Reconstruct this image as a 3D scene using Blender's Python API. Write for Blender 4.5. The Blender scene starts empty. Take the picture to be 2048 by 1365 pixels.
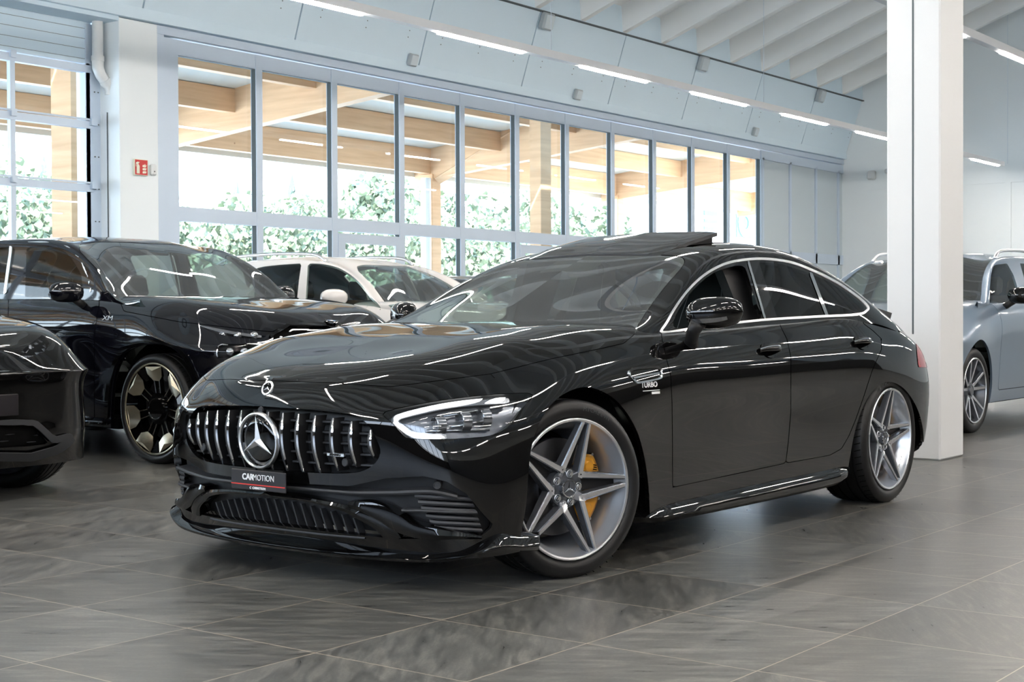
import bpy, math, random
import numpy as np
from mathutils import Vector, Matrix
random.seed(7); rng = np.random.default_rng(7)
PI = math.pi
SC = bpy.context.scene
COL = SC.collection

# ------------------------------------------------------------------ camera
CF, CP, CR, CY = 2895.0, -0.0158, -0.0045, 0.917
CPOS = np.array([-3.15, -3.78, 1.027])
def _axes():
    c, s = math.cos(CY), math.sin(CY)
    f = np.array([s, c, 0.]); r = np.array([c, -s, 0.]); u = np.array([0, 0, 1.])
    f2 = f*math.cos(CP)+u*math.sin(CP); u2 = -f*math.sin(CP)+u*math.cos(CP)
    return r*math.cos(CR)+u2*math.sin(CR), -r*math.sin(CR)+u2*math.cos(CR), f2
CRT, CUP, CFW = _axes()
cam = bpy.data.cameras.new('camera'); camo = bpy.data.objects.new('camera', cam); COL.objects.link(camo)
cam.sensor_width = 36.0; cam.lens = 36.0*CF/2048.0; cam.clip_end = 500
mw = Matrix.Identity(4)
for i in range(3):
    mw[i][0] = CRT[i]; mw[i][1] = CUP[i]; mw[i][2] = -CFW[i]; mw[i][3] = CPOS[i]
camo.matrix_world = mw
cam.dof.use_dof = True; cam.dof.focus_distance = 6.2; cam.dof.aperture_fstop = 16.0
SC.camera = camo
SC.view_settings.view_transform = 'Standard'; SC.view_settings.look = 'None'
SC.view_settings.gamma = 1.0; SC.view_settings.use_curve_mapping = False
SC.view_settings.exposure = 1.5
try:
    SC.cycles.use_denoising = True
    SC.cycles.max_bounces = 10; SC.cycles.transparent_max_bounces = 16
    SC.cycles.sample_clamp_indirect = 6.0; SC.cycles.blur_glossy = 0.3
    SC.cycles.caustics_reflective = False; SC.cycles.caustics_refractive = False
except Exception: pass

# ------------------------------------------------------------------ sky and sun
W = bpy.data.worlds.new('sky'); SC.world = W; W.use_nodes = True
wn = W.node_tree.nodes; wl = W.node_tree.links
bg = wn['Background']
tc = wn.new('ShaderNodeTexCoord'); sep = wn.new('ShaderNodeSeparateXYZ'); cr = wn.new('ShaderNodeValToRGB')
wl.new(tc.outputs['Generated'], sep.inputs[0]); wl.new(sep.outputs['Z'], cr.inputs[0])
cr.color_ramp.elements[0].position = 0.0; cr.color_ramp.elements[0].color = (.92, .97, 1, 1)
cr.color_ramp.elements[1].position = 0.6; cr.color_ramp.elements[1].color = (.36, .6, 1, 1)
wl.new(cr.outputs[0], bg.inputs[0]); bg.inputs[1].default_value = 3.4
sun = bpy.data.lights.new('sun', 'SUN'); sun.energy = 9.0; sun.angle = 0.01; sun.color = (1, .93, .82)
so = bpy.data.objects.new('sun', sun); COL.objects.link(so)
so.rotation_euler = Vector((0.45, 0.60, -1.0)).to_track_quat('-Z', 'Y').to_euler()

# ------------------------------------------------------------------ materials
def new_mat(name):
    m = bpy.data.materials.new(name); m.use_nodes = True
    return m, m.node_tree.nodes, m.node_tree.links, m.node_tree.nodes['Principled BSDF']
def pm(name, col, rough=.5, metal=0., spec=.5, coat=0., emit=None, es=0., bump=0., bscale=50., var=0., vscale=3.):
    m, n, l, b = new_mat(name)
    b.inputs['Base Color'].default_value = (*col, 1); b.inputs['Roughness'].default_value = rough
    b.inputs['Metallic'].default_value = metal; b.inputs['Specular IOR Level'].default_value = spec
    if coat: b.inputs['Coat Weight'].default_value = coat; b.inputs['Coat Roughness'].default_value = .02
    if emit: b.inputs['Emission Color'].default_value = (*emit, 1); b.inputs['Emission Strength'].default_value = es
    if bump or var:
        t = n.new('ShaderNodeTexCoord')
    if bump:
        x = n.new('ShaderNodeTexNoise'); x.inputs['Scale'].default_value = bscale; x.inputs['Detail'].default_value = 4
        bb = n.new('ShaderNodeBump'); bb.inputs['Strength'].default_value = bump; bb.inputs['Distance'].default_value = .01
        l.new(t.outputs['Object'], x.inputs['Vector']); l.new(x.outputs['Fac'], bb.inputs['Height']); l.new(bb.outputs[0], b.inputs['Normal'])
    if var:
        y = n.new('ShaderNodeTexNoise'); y.inputs['Scale'].default_value = vscale; y.inputs['Detail'].default_value = 5
        r = n.new('ShaderNodeValToRGB'); r.color_ramp.elements[0].position = .3; r.color_ramp.elements[1].position = .7
        r.color_ramp.elements[0].color = (*[c*(1-var) for c in col], 1); r.color_ramp.elements[1].color = (*[min(1, c*(1+var)) for c in col], 1)
        l.new(t.outputs['Object'], y.inputs['Vector']); l.new(y.outputs['Fac'], r.inputs[0]); l.new(r.outputs[0], b.inputs['Base Color'])
    return m
def glass(name, tint, ior=1.45, rough=0.0):
    """thin glass: Schlick reflection, the same from both sides, over a tinted see-through"""
    m, n, l, b = new_mat(name); n.remove(b)
    o = n['Material Output']; t = n.new('ShaderNodeBsdfTransparent'); g = n.new('ShaderNodeBsdfGlossy'); x = n.new('ShaderNodeMixShader')
    ge = n.new('ShaderNodeNewGeometry'); dt = n.new('ShaderNodeVectorMath'); dt.operation = 'DOT_PRODUCT'
    l.new(ge.outputs['Incoming'], dt.inputs[0]); l.new(ge.outputs['Normal'], dt.inputs[1])
    def ma(op, a, b_=None):
        q = n.new('ShaderNodeMath'); q.operation = op
        for i, v in enumerate((a, b_)):
            if v is None: continue
            if isinstance(v, (int, float)): q.inputs[i].default_value = v
            else: l.new(v, q.inputs[i])
        return q.outputs[0]
    f0 = ((ior-1)/(ior+1))**2
    k = ma('POWER', ma('SUBTRACT', 1.0, ma('ABSOLUTE', dt.outputs['Value'])), 5.0)
    fr = ma('ADD', ma('MULTIPLY', k, 1-f0), f0)
    t.inputs[0].default_value = (*tint, 1); g.inputs['Roughness'].default_value = rough
    l.new(fr, x.inputs[0]); l.new(t.outputs[0], x.inputs[1]); l.new(g.outputs[0], x.inputs[2]); l.new(x.outputs[0], o.inputs[0])
    return m
M_ = {}
M_['black_paint'] = pm('black_paint', (.0024, .0024, .0026), .022, 0, .62)
M_['blue_black_paint'] = pm('blue_black_paint', (.0028, .003, .0055), .03, 0, .75)
M_['white_paint'] = pm('white_paint', (.72, .70, .68), .25, 0, .5, coat=.8)
M_['blue_grey_paint'] = pm('blue_grey_paint', (.20, .27, .36), .3, .35, .5, coat=1)
M_['grey_paint'] = pm('grey_paint', (.05, .055, .06), .2, .3, .5, coat=1)
M_['matte_black'] = pm('matte_black_plastic', (.012, .012, .013), .45, 0, .4)
M_['dark_plastic'] = pm('dark_grey_plastic', (.03, .031, .034), .5, 0, .4)
M_['void'] = pm('dark_underside', (.004, .004, .004), .9, 0, .1)
M_['rubber'] = pm('rubber', (.008, .008, .0085), .45, 0, .35)
M_['chrome'] = pm('chrome', (.75, .76, .78), .06, 1.)
M_['satin_chrome'] = pm('satin_chrome', (.86, .87, .89), .28, 1.)
M_['polished_alloy'] = pm('polished_alloy', (.86, .87, .90), .3, 1.)
M_['grey_alloy'] = pm('grey_lacquered_alloy', (.13, .14, .16), .25, .6, .5, coat=.6)
M_['lip_alloy'] = pm('silver_lacquered_alloy', (.60, .64, .70), .3, .8, .5)
M_['gold_alloy'] = pm('champagne_alloy', (.50, .45, .34), .25, .9)
M_['gold_caliper'] = pm('gold_caliper_lacquer', (.85, .38, .03), .3, .25, .5, coat=.7)
M_['disc'] = pm('brake_disc_steel', (.16, .16, .17), .3, .9)
M_['leather'] = pm('black_leather', (.010, .010, .011), .5, 0, .4, bump=.2, bscale=300)
M_['stitch'] = pm('grey_stitching', (.25, .25, .26), .8)
M_['lens'] = glass('clear_lens', (.93, .95, .97), 1.5)
M_['windscreen'] = glass('green_tinted_windscreen', (.52, .62, .58), 4.4)
M_['side_glass'] = glass('tinted_side_glass', (.55, .62, .60), 1.55)
M_['privacy'] = glass('dark_privacy_glass', (.06, .065, .065), 1.55)
M_['pane'] = glass('window_pane', (.93, .97, .97), 1.45)
M_['drl'] = pm('daylight_strip', (.9, .9, .9), .4, emit=(1, .97, .93), es=1.0)
M_['lamp_inner'] = pm('lamp_reflector', (.35, .36, .38), .12, .9)
M_['plate_black'] = pm('black_plate', (.012, .010, .012), .35)
M_['grey_letter'] = pm('grey_rubber_letters', (.05, .052, .055), .5)
M_['red'] = pm('red_stripe', (.62, .03, .02), .4)
M_['white_ink'] = pm('white_print', (.8, .8, .8), .5)
M_['red_lens'] = pm('red_tail_lens', (.35, .01, .015), .08, 0, .6)
M_['orange'] = pm('orange_lens', (.8, .25, .03), .2)
M_['bmw_blue'] = pm('roundel_blue', (.05, .25, .65), .3)

# ------------------------------------------------------------------ objects and tags
def tag(o, label=None, cat=None, group=None, kind=None):
    if label: o['label'] = label
    if cat: o['category'] = cat
    if group: o['group'] = group
    if kind: o['kind'] = kind
    return o
def empty(name, loc=(0, 0, 0), rz=0., label=None, cat=None, group=None):
    o = bpy.data.objects.new(name, None); COL.objects.link(o)
    o.location = loc; o.rotation_euler = (0, 0, rz); o.empty_display_size = .1
    return tag(o, label, cat, group)
def mk(name, V, F, mats, parent=None, smooth=True, N=None, fm=None, loc=None, rot=None):
    me = bpy.data.meshes.new(name)
    me.from_pydata([tuple(map(float, v)) for v in V], [], [tuple(int(i) for i in f) for f in F])
    if not isinstance(mats, (list, tuple)): mats = [mats]
    for m in mats: me.materials.append(M_[m] if isinstance(m, str) else m)
    if fm is not None: me.polygons.foreach_set('material_index', list(fm))
    me.polygons.foreach_set('use_smooth', [bool(smooth)]*len(me.polygons))
    me.update()
    if N is not None:
        me.normals_split_custom_set_from_vertices([tuple(map(float, n)) for n in N])
    o = bpy.data.objects.new(name, me); COL.objects.link(o)
    if parent is not None: o.parent = parent
    if loc is not None: o.location = loc
    if rot is not None: o.rotation_euler = rot
    return o
class MB:
    def __init__(s): s.V = []; s.F = []; s.m = []
    def add(s, V, F, mi=0, T=None):
        k = len(s.V)
        for v in V:
            v = Vector(v)
            if T is not None: v = T @ v
            s.V.append(tuple(v))
        for f in F: s.F.append(tuple(i+k for i in f)); s.m.append(mi)
        return s
    def box(s, a, b, mi=0, T=None, bev=0.):
        x0, y0, z0 = a; x1, y1, z1 = b
        if bev <= 0:
            return s.add([(x0, y0, z0), (x1, y0, z0), (x1, y1, z0), (x0, y1, z0), (x0, y0, z1), (x1, y0, z1), (x1, y1, z1), (x0, y1, z1)],
                         [(0, 3, 2, 1), (4, 5, 6, 7), (0, 1, 5, 4), (1, 2, 6, 5), (2, 3, 7, 6), (3, 0, 4, 7)], mi, T)
        e = bev; V = []
        for (x, sx) in ((x0, 1), (x1, -1)):
            for (y, sy) in ((y0, 1), (y1, -1)):
                for (z, sz) in ((z0, 1), (z1, -1)):
                    V += [(x, y+sy*e, z+sz*e), (x+sx*e, y, z+sz*e), (x+sx*e, y+sy*e, z)]
        def I(i, j, k, c): return ((i*2+j)*2+k)*3+c
        F = [(I(0,0,0,0), I(0,0,1,0), I(0,1,1,0), I(0,1,0,0)), (I(1,0,0,0), I(1,1,0,0), I(1,1,1,0), I(1,0,1,0)),
             (I(0,0,0,1), I(1,0,0,1), I(1,0,1,1), I(0,0,1,1)), (I(0,1,0,1), I(0,1,1,1), I(1,1,1,1), I(1,1,0,1)),
             (I(0,0,0,2), I(0,1,0,2), I(1,1,0,2), I(1,0,0,2)), (I(0,0,1,2), I(1,0,1,2), I(1,1,1,2), I(0,1,1,2))]
        for j in (0, 1):
            for k in (0, 1): F.append((I(0,j,k,1), I(1,j,k,1), I(1,j,k,2), I(0,j,k,2)))
        for i in (0, 1):
            for k in (0, 1): F.append((I(i,0,k,0), I(i,1,k,0), I(i,1,k,2), I(i,0,k,2)))
        for i in (0, 1):
            for j in (0, 1): F.append((I(i,j,0,0), I(i,j,1,0), I(i,j,1,1), I(i,j,0,1)))
        for i in (0, 1):
            for j in (0, 1):
                for k in (0, 1): F.append((I(i,j,k,0), I(i,j,k,1), I(i,j,k,2)))
        return s.add(V, F, mi, T)
    def tube(s, P, r, n=8, mi=0, closed=False, caps=True, T=None, flat=None):
        P = [Vector(p) for p in P]; m = len(P); V = []; F = []
        R = r if isinstance(r, (list, tuple)) else [r]*m
        up = None
        for i, p in enumerate(P):
            a = P[(i-1) % m] if (closed or i > 0) else p; b = P[(i+1) % m] if (closed or i < m-1) else p
            t = (b-a); t = t.normalized() if t.length > 1e-9 else Vector((0, 0, 1))
            if up is None: up = Vector((0, 0, 1)) if abs(t.z) < .9 else Vector((1, 0, 0))
            sx = t.cross(up); sx = sx.normalized() if sx.length > 1e-6 else t.orthogonal().normalized()
            up = sx.cross(t).normalized()
            for k in range(n):
                q = 2*PI*k/n; fy = 1 if flat is None else flat
                V.append(p+sx*math.cos(q)*R[i]+up*math.sin(q)*R[i]*fy)
        for i in range(m if closed else m-1):
            j = (i+1) % m
            for k in range(n): F.append((i*n+k, i*n+(k+1) % n, j*n+(k+1) % n, j*n+k))
        if caps and not closed:
            F.append(tuple(range(n))[::-1]); F.append(tuple((m-1)*n+k for k in range(n)))
        return s.add(V, F, mi, T)
    def lathe(s, prof, n=48, mi=0, T=None, a0=0, a1=2*PI, axis='y'):
        """profile of (radius, axial); revolved about the y axis"""
        V = []; F = []; full = abs(a1-a0-2*PI) < 1e-6; cols = n if full else n+1
        for k in range(cols):
            q = a0+(a1-a0)*k/n; c, sn = math.cos(q), math.sin(q)
            for (r, y) in prof: V.append((r*c, y, r*sn))
        m = len(prof)
        for k in range(n):
            k2 = (k+1) % cols
            for i in range(m-1): F.append((k*m+i, k*m+i+1, k2*m+i+1, k2*m+i))
        return s.add(V, F, mi, T)
    def prism(s, poly, z0, z1, mi=0, T=None):
        """polygon (x, y), extruded in z"""
        n = len(poly); V = [(x, y, z0) for x, y in poly]+[(x, y, z1) for x, y in poly]
        F = [tuple(range(n))[::-1], tuple(range(n, 2*n))]+[(i, (i+1) % n, (i+1) % n+n, i+n) for i in range(n)]
        return s.add(V, F, mi, T)
    def build(s, name, mats, parent=None, smooth=False, loc=None, rot=None, auto=None):
        o = mk(name, s.V, s.F, mats, parent, smooth or auto is not None, None, s.m, loc, rot)
        if auto is not None: sharp(o, auto)
        return o
def sharp(o, deg=35):
    me = o.data
    import bmesh
    b = bmesh.new(); b.from_mesh(me); bmesh.ops.recalc_face_normals(b, faces=b.faces)
    for e in b.edges:
        if len(e.link_faces) == 2 and e.calc_face_angle(0) > math.radians(deg): e.smooth = False
    b.to_mesh(me); b.free()
def text(name, s, size, T, mat, parent, ext=.0008, bold=0., shear=0., align='CENTER', sx=1.):
    c = bpy.data.curves.new(name, 'FONT'); c.body = s; c.size = size; c.extrude = ext; c.offset = bold; c.shear = shear
    c.align_x = align; c.align_y = 'CENTER'; c.resolution_u = 3
    o = bpy.data.objects.new(name, c)
    COL.objects.link(o)
    dg = bpy.context.evaluated_depsgraph_get(); me = bpy.data.meshes.new_from_object(o.evaluated_get(dg))
    bpy.data.objects.remove(o); bpy.data.curves.remove(c)
    me.transform(T @ Matrix.Diagonal((sx, 1, 1, 1))); me.materials.clear(); me.materials.append(M_[mat]); me.name = name
    o = bpy.data.objects.new(name, me); COL.objects.link(o); o.parent = parent
    return o

# ------------------------------------------------------------------ smooth surfaces
def spl(t, P):
    """natural cubic spline through P (n, k) at knots t -> function"""
    n = len(t); h = np.diff(t); A = np.zeros((n, n)); B = np.zeros_like(P, dtype=float)
    A[0, 0] = A[-1, -1] = 1
    for i in range(1, n-1):
        A[i, i-1] = h[i-1]; A[i, i] = 2*(h[i-1]+h[i]); A[i, i+1] = h[i]
        B[i] = 6*((P[i+1]-P[i])/h[i]-(P[i]-P[i-1])/h[i-1])
    Mm = np.linalg.solve(A, B.reshape(n, -1)).reshape(P.shape)
    def f(x):
        j = np.clip(np.searchsorted(t, x, side='right')-1, 0, n-2)
        sh = (-1,)+(1,)*(P.ndim-1); a = (t[j+1]-x).reshape(sh); b = (x-t[j]).reshape(sh); hh = h[j].reshape(sh)
        return Mm[j]*a**3/(6*hh)+Mm[j+1]*b**3/(6*hh)+(P[j]/hh-Mm[j]*hh/6)*a+(P[j+1]/hh-Mm[j+1]*hh/6)*b
    return f
def loft(net, nu, nv, symu=False):
    """net (I, J, 3) -> grid (nu, nv, 3) and the fractional (i, j) of every vertex"""
    net = np.array(net, float); I, J, _ = net.shape
    du = np.linalg.norm(np.diff(net, axis=0), axis=2); du = np.median(du, axis=1)+1e-4
    dv = np.linalg.norm(np.diff(net, axis=1), axis=2); dv = np.percentile(dv, 60, axis=0)+1e-4
    tu = np.r_[0, np.cumsum(du)]; tv = np.r_[0, np.cumsum(dv)]
    uu = np.linspace(0, tu[-1], nu); vv = np.linspace(0, tv[-1], nv)
    A = spl(tu, net)(uu)
    Bv = spl(tv, np.transpose(A, (1, 0, 2)))(vv)
    G = np.transpose(Bv, (1, 0, 2))
    return G, np.interp(uu, tu, np.arange(I)), np.interp(vv, tv, np.arange(J))
class S:
    """a surface piece: vertices, normals, faces and the grid coordinates of each vertex"""
    def __init__(s, V, N, F, Q, cut=None): s.V = V; s.N = N; s.F = F; s.Q = Q; s.cut = cut or []
    def mirror(s):
        m = np.array([1, -1, 1.]); return S(s.V*m, s.N*m, [f[::-1] for f in s.F], s.Q.copy(), [e[::-1] for e in s.cut])
    def offset(s, d): return S(s.V+s.N*d, s.N.copy(), s.F, s.Q, s.cut)
def grid_surface(G, iu, iv, flip=False):
    nu, nv, _ = G.shape; V = G.reshape(-1, 3)
    a = np.gradient(G, axis=0); b = np.gradient(G, axis=1); n = np.cross(a, b)
    L = np.linalg.norm(n, axis=2, keepdims=True)
    n = n/np.maximum(L, 1e-12)
    for _ in range(2):   # repair normals at collapsed spots from the neighbours
        bad = (L[..., 0] < 1e-7)
        if bad.any():
            k = np.pad(n, ((1, 1), (1, 1), (0, 0)), 'edge'); avg = k[:-2, 1:-1]+k[2:, 1:-1]+k[1:-1, :-2]+k[1:-1, 2:]
            n[bad] = avg[bad]/np.maximum(np.linalg.norm(avg[bad], axis=1, keepdims=True), 1e-9)
    if flip: n = -n
    F = []
    for i in range(nu-1):
        for j in range(nv-1):
            q = (i*nv+j, (i+1)*nv+j, (i+1)*nv+j+1, i*nv+j+1)
            F.append(q[::-1] if flip else q)
    Q = np.stack(np.meshgrid(iu, iv, indexing='ij'), -1).reshape(-1, 2)
    return S(V, n.reshape(-1, 3), F, Q)
def clip(s, f, keep=1):
    """part of the surface where keep*f > 0, cut exactly along f = 0"""
    f = np.asarray(f)*keep; V = list(s.V); N = list(s.N); Q = list(s.Q); F = []; E = {}; cut = []
    f = np.where(abs(f) < 1e-9, 1e-9, f); pos = f > 0
    def mid(a, b):
        k = (a, b) if a < b else (b, a)
        if k not in E:
            t = f[a]/(f[a]-f[b]); E[k] = len(V)
            V.append(s.V[a]*(1-t)+s.V[b]*t); N.append(s.N[a]*(1-t)+s.N[b]*t); Q.append(s.Q[a]*(1-t)+s.Q[b]*t)
        return E[k]
    for q in s.F:
        ins = [pos[i] for i in q]
        if all(ins): F.append(q); continue
        if not any(ins): continue
        g = []; c = []
        for i in range(len(q)):
            a, b = q[i], q[(i+1) % len(q)]
            if ins[i]: g.append(a)
            if ins[i] != ins[(i+1) % len(q)]:
                m = mid(a, b); g.append(m); c.append(m)
        if len(g) > 2: F.append(tuple(g))
        if len(c) == 2: cut.append((c[0], c[1]))
    V = np.array(V); N = np.array(N); Q = np.array(Q)
    old = [e for e in s.cut if e[0] < len(f) and pos[e[0]] and pos[e[1]]]
    cut = old+cut
    used = np.unique([i for g in F for i in g]) if F else np.array([], int)
    if len(used) == 0: return S(np.zeros((0, 3)), np.zeros((0, 3)), [], np.zeros((0, 2)))
    mp = -np.ones(len(V), int); mp[used] = np.arange(len(used))
    N = N[used]; N /= np.maximum(np.linalg.norm(N, axis=1, keepdims=True), 1e-9)
    return S(V[used], N, [tuple(mp[list(g)]) for g in F], Q[used], [(mp[a], mp[b]) for a, b in cut if mp[a] >= 0 and mp[b] >= 0])
def join(*ss):
    V = []; N = []; F = []; Q = []; C = []; k = 0
    for s in ss:
        V.append(s.V); N.append(s.N); Q.append(s.Q); F += [tuple(i+k for i in f) for f in s.F]; C += [(a+k, b+k) for a, b in s.cut]; k += len(s.V)
    return S(np.concatenate(V), np.concatenate(N), F, np.concatenate(Q), C)
def hem(s, d=.02, dirv=None):
    """a strip that turns the cut edges inward, giving the panel an edge"""
    V = []; N = []; F = []
    for a, b in s.cut:
        k = len(V); na, nb = s.N[a], s.N[b]
        ia, ib = (s.V[a]-na*d, s.V[b]-nb*d) if dirv is None else (s.V[a]+dirv, s.V[b]+dirv)
        V += [s.V[a], s.V[b], ib, ia]
        n = np.cross(s.V[b]-s.V[a], ia-s.V[a]); n = n/max(np.linalg.norm(n), 1e-9); N += [n]*4
        F.append((k, k+1, k+2, k+3))
    if not V: return S(np.zeros((0, 3)), np.zeros((0, 3)), [], np.zeros((0, 2)))
    return S(np.array(V), np.array(N), F, np.zeros((len(V), 2)))
def sdf(P, poly):
    """signed distance to a closed polygon, positive inside"""
    P = np.asarray(P, float); poly = np.asarray(poly, float); n = len(poly)
    d = np.full(len(P), 1e18); ins = np.zeros(len(P), bool)
    for i in range(n):
        a = poly[i]; b = poly[(i+1) % n]; e = b-a; w = P-a
        t = np.clip((w@e)/max(e@e, 1e-12), 0, 1); d = np.minimum(d, ((w-t[:, None]*e)**2).sum(1))
        c = ((a[1] <= P[:, 1]) & (b[1] > P[:, 1])) | ((b[1] <= P[:, 1]) & (a[1] > P[:, 1]))
        with np.errstate(divide='ignore', invalid='ignore'):
            xi = a[0]+(P[:, 1]-a[1])/(b[1]-a[1])*e[0]
        ins ^= c & (P[:, 0] < xi)
    return np.sqrt(d)*np.where(ins, 1, -1)
def smooth_poly(poly, n=6):
    """closed Catmull-Rom through the corners"""
    P = np.array(poly, float); m = len(P); out = []
    for i in range(m):
        p0, p1, p2, p3 = P[i-1], P[i], P[(i+1) % m], P[(i+2) % m]
        for k in range(n):
            t = k/n; out.append(.5*((2*p1)+(-p0+p2)*t+(2*p0-5*p1+4*p2-p3)*t*t+(-p0+3*p1-3*p2+p3)*t**3))
    return np.array(out)
def smooth_line(P, n=6):
    P = np.array(P, float); m = len(P); out = []
    for i in range(m-1):
        p0, p1, p2, p3 = P[max(i-1, 0)], P[i], P[i+1], P[min(i+2, m-1)]
        for k in range(n):
            t = k/n; out.append(.5*((2*p1)+(-p0+p2)*t+(2*p0-5*p1+4*p2-p3)*t*t+(-p0+3*p1-3*p2+p3)*t**3))
    out.append(P[-1]); return np.array(out)
def put(name, s, mats, parent, edge=0., dirv=None):
    if edge: s = join(s, hem(s, edge, dirv))
    if len(s.F) == 0: return None
    return mk(name, s.V, s.F, mats, parent, True, s.N)
# ------------------------------------------------------------------ room materials
def tile_mat():
    m, n, l, b = new_mat('stone_floor_tiles')
    t = n.new('ShaderNodeTexCoord'); mp = n.new('ShaderNodeMapping')
    TS = .599
    mp.inputs['Scale'].default_value = (1/TS, 1/TS, 1); mp.inputs['Location'].default_value = (0, 0, 0)
    l.new(t.outputs['Object'], mp.inputs[0])
    sp = n.new('ShaderNodeSeparateXYZ'); l.new(mp.outputs[0], sp.inputs[0])
    def ma(op, a, b_=None):
        x = n.new('ShaderNodeMath'); x.operation = op
        for i, v in enumerate((a, b_)):
            if v is None: continue
            if isinstance(v, (int, float)): x.inputs[i].default_value = v
            else: l.new(v, x.inputs[i])
        return x.outputs[0]
    def edge(o):
        f = ma('FRACT', ma('ADD', o, 100.0)); return ma('MINIMUM', f, ma('SUBTRACT', 1.0, f))
    e = ma('MINIMUM', edge(sp.outputs[0]), edge(sp.outputs[1]))
    grout = ma('LESS_THAN', e, .0033)
    fx = ma('FLOOR', ma('ADD', sp.outputs[0], 100.)); fy = ma('FLOOR', ma('ADD', sp.outputs[1], 100.))
    cb = n.new('ShaderNodeCombineXYZ'); l.new(fx, cb.inputs[0]); l.new(fy, cb.inputs[1])
    wnz = n.new('ShaderNodeTexWhiteNoise'); wnz.noise_dimensions = '2D'; l.new(cb.outputs[0], wnz.inputs['Vector'])
    # stone grain: long streaks, its direction and offset differ from tile to tile
    rot = n.new('ShaderNodeVectorRotate'); rot.rotation_type = 'Z_AXIS'; l.new(t.outputs['Object'], rot.inputs['Vector'])
    rq = ma('MULTIPLY', ma('FLOOR', ma('MULTIPLY', wnz.outputs['Value'], 3.99)), PI/2)
    l.new(ma('ADD', rq, -.6), rot.inputs['Angle'])
    off = n.new('ShaderNodeVectorMath'); off.operation = 'ADD'; l.new(rot.outputs[0], off.inputs[0])
    sc = n.new('ShaderNodeVectorMath'); sc.operation = 'SCALE'; sc.inputs['Scale'].default_value = 37.; l.new(wnz.outputs['Color'], sc.inputs[0]); l.new(sc.outputs[0], off.inputs[1])
    st = n.new('ShaderNodeMapping'); st.inputs['Scale'].default_value = (2.4, 13., 1); l.new(off.outputs[0], st.inputs[0])
    n1 = n.new('ShaderNodeTexNoise'); n1.inputs['Scale'].default_value = 1.9; n1.inputs['Detail'].default_value = 11; n1.inputs['Roughness'].default_value = .74; n1.inputs['Distortion'].default_value = .35
    l.new(st.outputs[0], n1.inputs['Vector'])
    n2 = n.new('ShaderNodeTexNoise'); n2.inputs['Scale'].default_value = 90; n2.inputs['Detail'].default_value = 3; l.new(t.outputs['Object'], n2.inputs['Vector'])
    mixf = ma('ADD', ma('MULTIPLY', n1.outputs['Fac'], .86), ma('MULTIPLY', n2.outputs['Fac'], .14))
    r = n.new('ShaderNodeValToRGB'); l.new(mixf, r.inputs[0])
    el = r.color_ramp.elements; el[0].position = .36; el[0].color = (.040, .042, .041, 1); el[1].position = .68; el[1].color = (.210, .206, .186, 1)
    q = el.new(.50); q.color = (.092, .094, .091, 1)
    tone = n.new('ShaderNodeMixRGB'); tone.blend_type = 'MULTIPLY'; tone.inputs[0].default_value = 1
    tr = n.new('ShaderNodeValToRGB'); l.new(wnz.outputs['Value'], tr.inputs[0]); tr.color_ramp.elements[0].color = (.76, .74, .72, 1); tr.color_ramp.elements[1].color = (1.2, 1.2, 1.18, 1)
    l.new(r.outputs[0], tone.inputs[1]); l.new(tr.outputs[0], tone.inputs[2])
    g = n.new('ShaderNodeMixRGB'); l.new(grout, g.inputs[0]); l.new(tone.outputs[0], g.inputs[1]); g.inputs[2].default_value = (.42, .36, .28, 1)
    l.new(g.outputs[0], b.inputs['Base Color'])
    rr = ma('ADD', ma('MULTIPLY', n1.outputs['Fac'], .22), .20)
    l.new(rr, b.inputs['Roughness']); b.inputs['Specular IOR Level'].default_value = .55
    bp = n.new('ShaderNodeBump'); bp.inputs['Strength'].default_value = .05; bp.inputs['Distance'].default_value = .004
    l.new(mixf, bp.inputs['Height']); l.new(bp.outputs[0], b.inputs['Normal'])
    return m
M_['floor'] = tile_mat()
M_['white_wall'] = pm('white_wall_daylight_blue', (.84, .90, .93), .6, bump=.08, bscale=14)  # slight blue of the daylight is mixed into the wall colour
M_['white_column'] = pm('white_painted_concrete', (.78, .79, .80), .65, bump=.25, bscale=9)
M_['panel_white'] = pm('white_board_daylight_blue', (.68, .83, .94), .55)  # white boards; the blue cast of daylight is put into their colour
M_['ceiling'] = pm('grey_white_ceiling', (.92, .94, .94), .7)
M_['rear_grey'] = pm('grey_painted_wall', (.26, .26, .25), .6)
M_['reflection_dark'] = pm('dark_for_reflections', (.012, .012, .012), .5)  # added to unseen walls so the car paint reflects something dark
M_['joint'] = pm('dark_joint', (.10, .12, .13), .8)
M_['frame_grey'] = pm('silver_window_frame', (.56, .66, .78), .42, .1)
M_['frame_dark'] = pm('dark_glazing_gasket', (.045, .06, .065), .6)
M_['grey_panel'] = pm('grey_infill_panel', (.56, .64, .69), .45, .1)
M_['pipe'] = pm('pale_plastic_pipe', (.70, .72, .72), .4)
M_['track'] = pm('white_light_track', (.95, .97, 1.0), .6)
M_['tube_light'] = pm('lit_led_tube', (1, 1, 1), .4, emit=(1, .91, .82), es=50.)
M_['sign_red'] = pm('fire_sign_red', (.55, .03, .03), .5)
M_['sign_white'] = pm('photoluminescent_white', (.78, .80, .66), .5)
M_['grey_box'] = pm('grey_plastic_box', (.42, .47, .50), .5)
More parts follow.
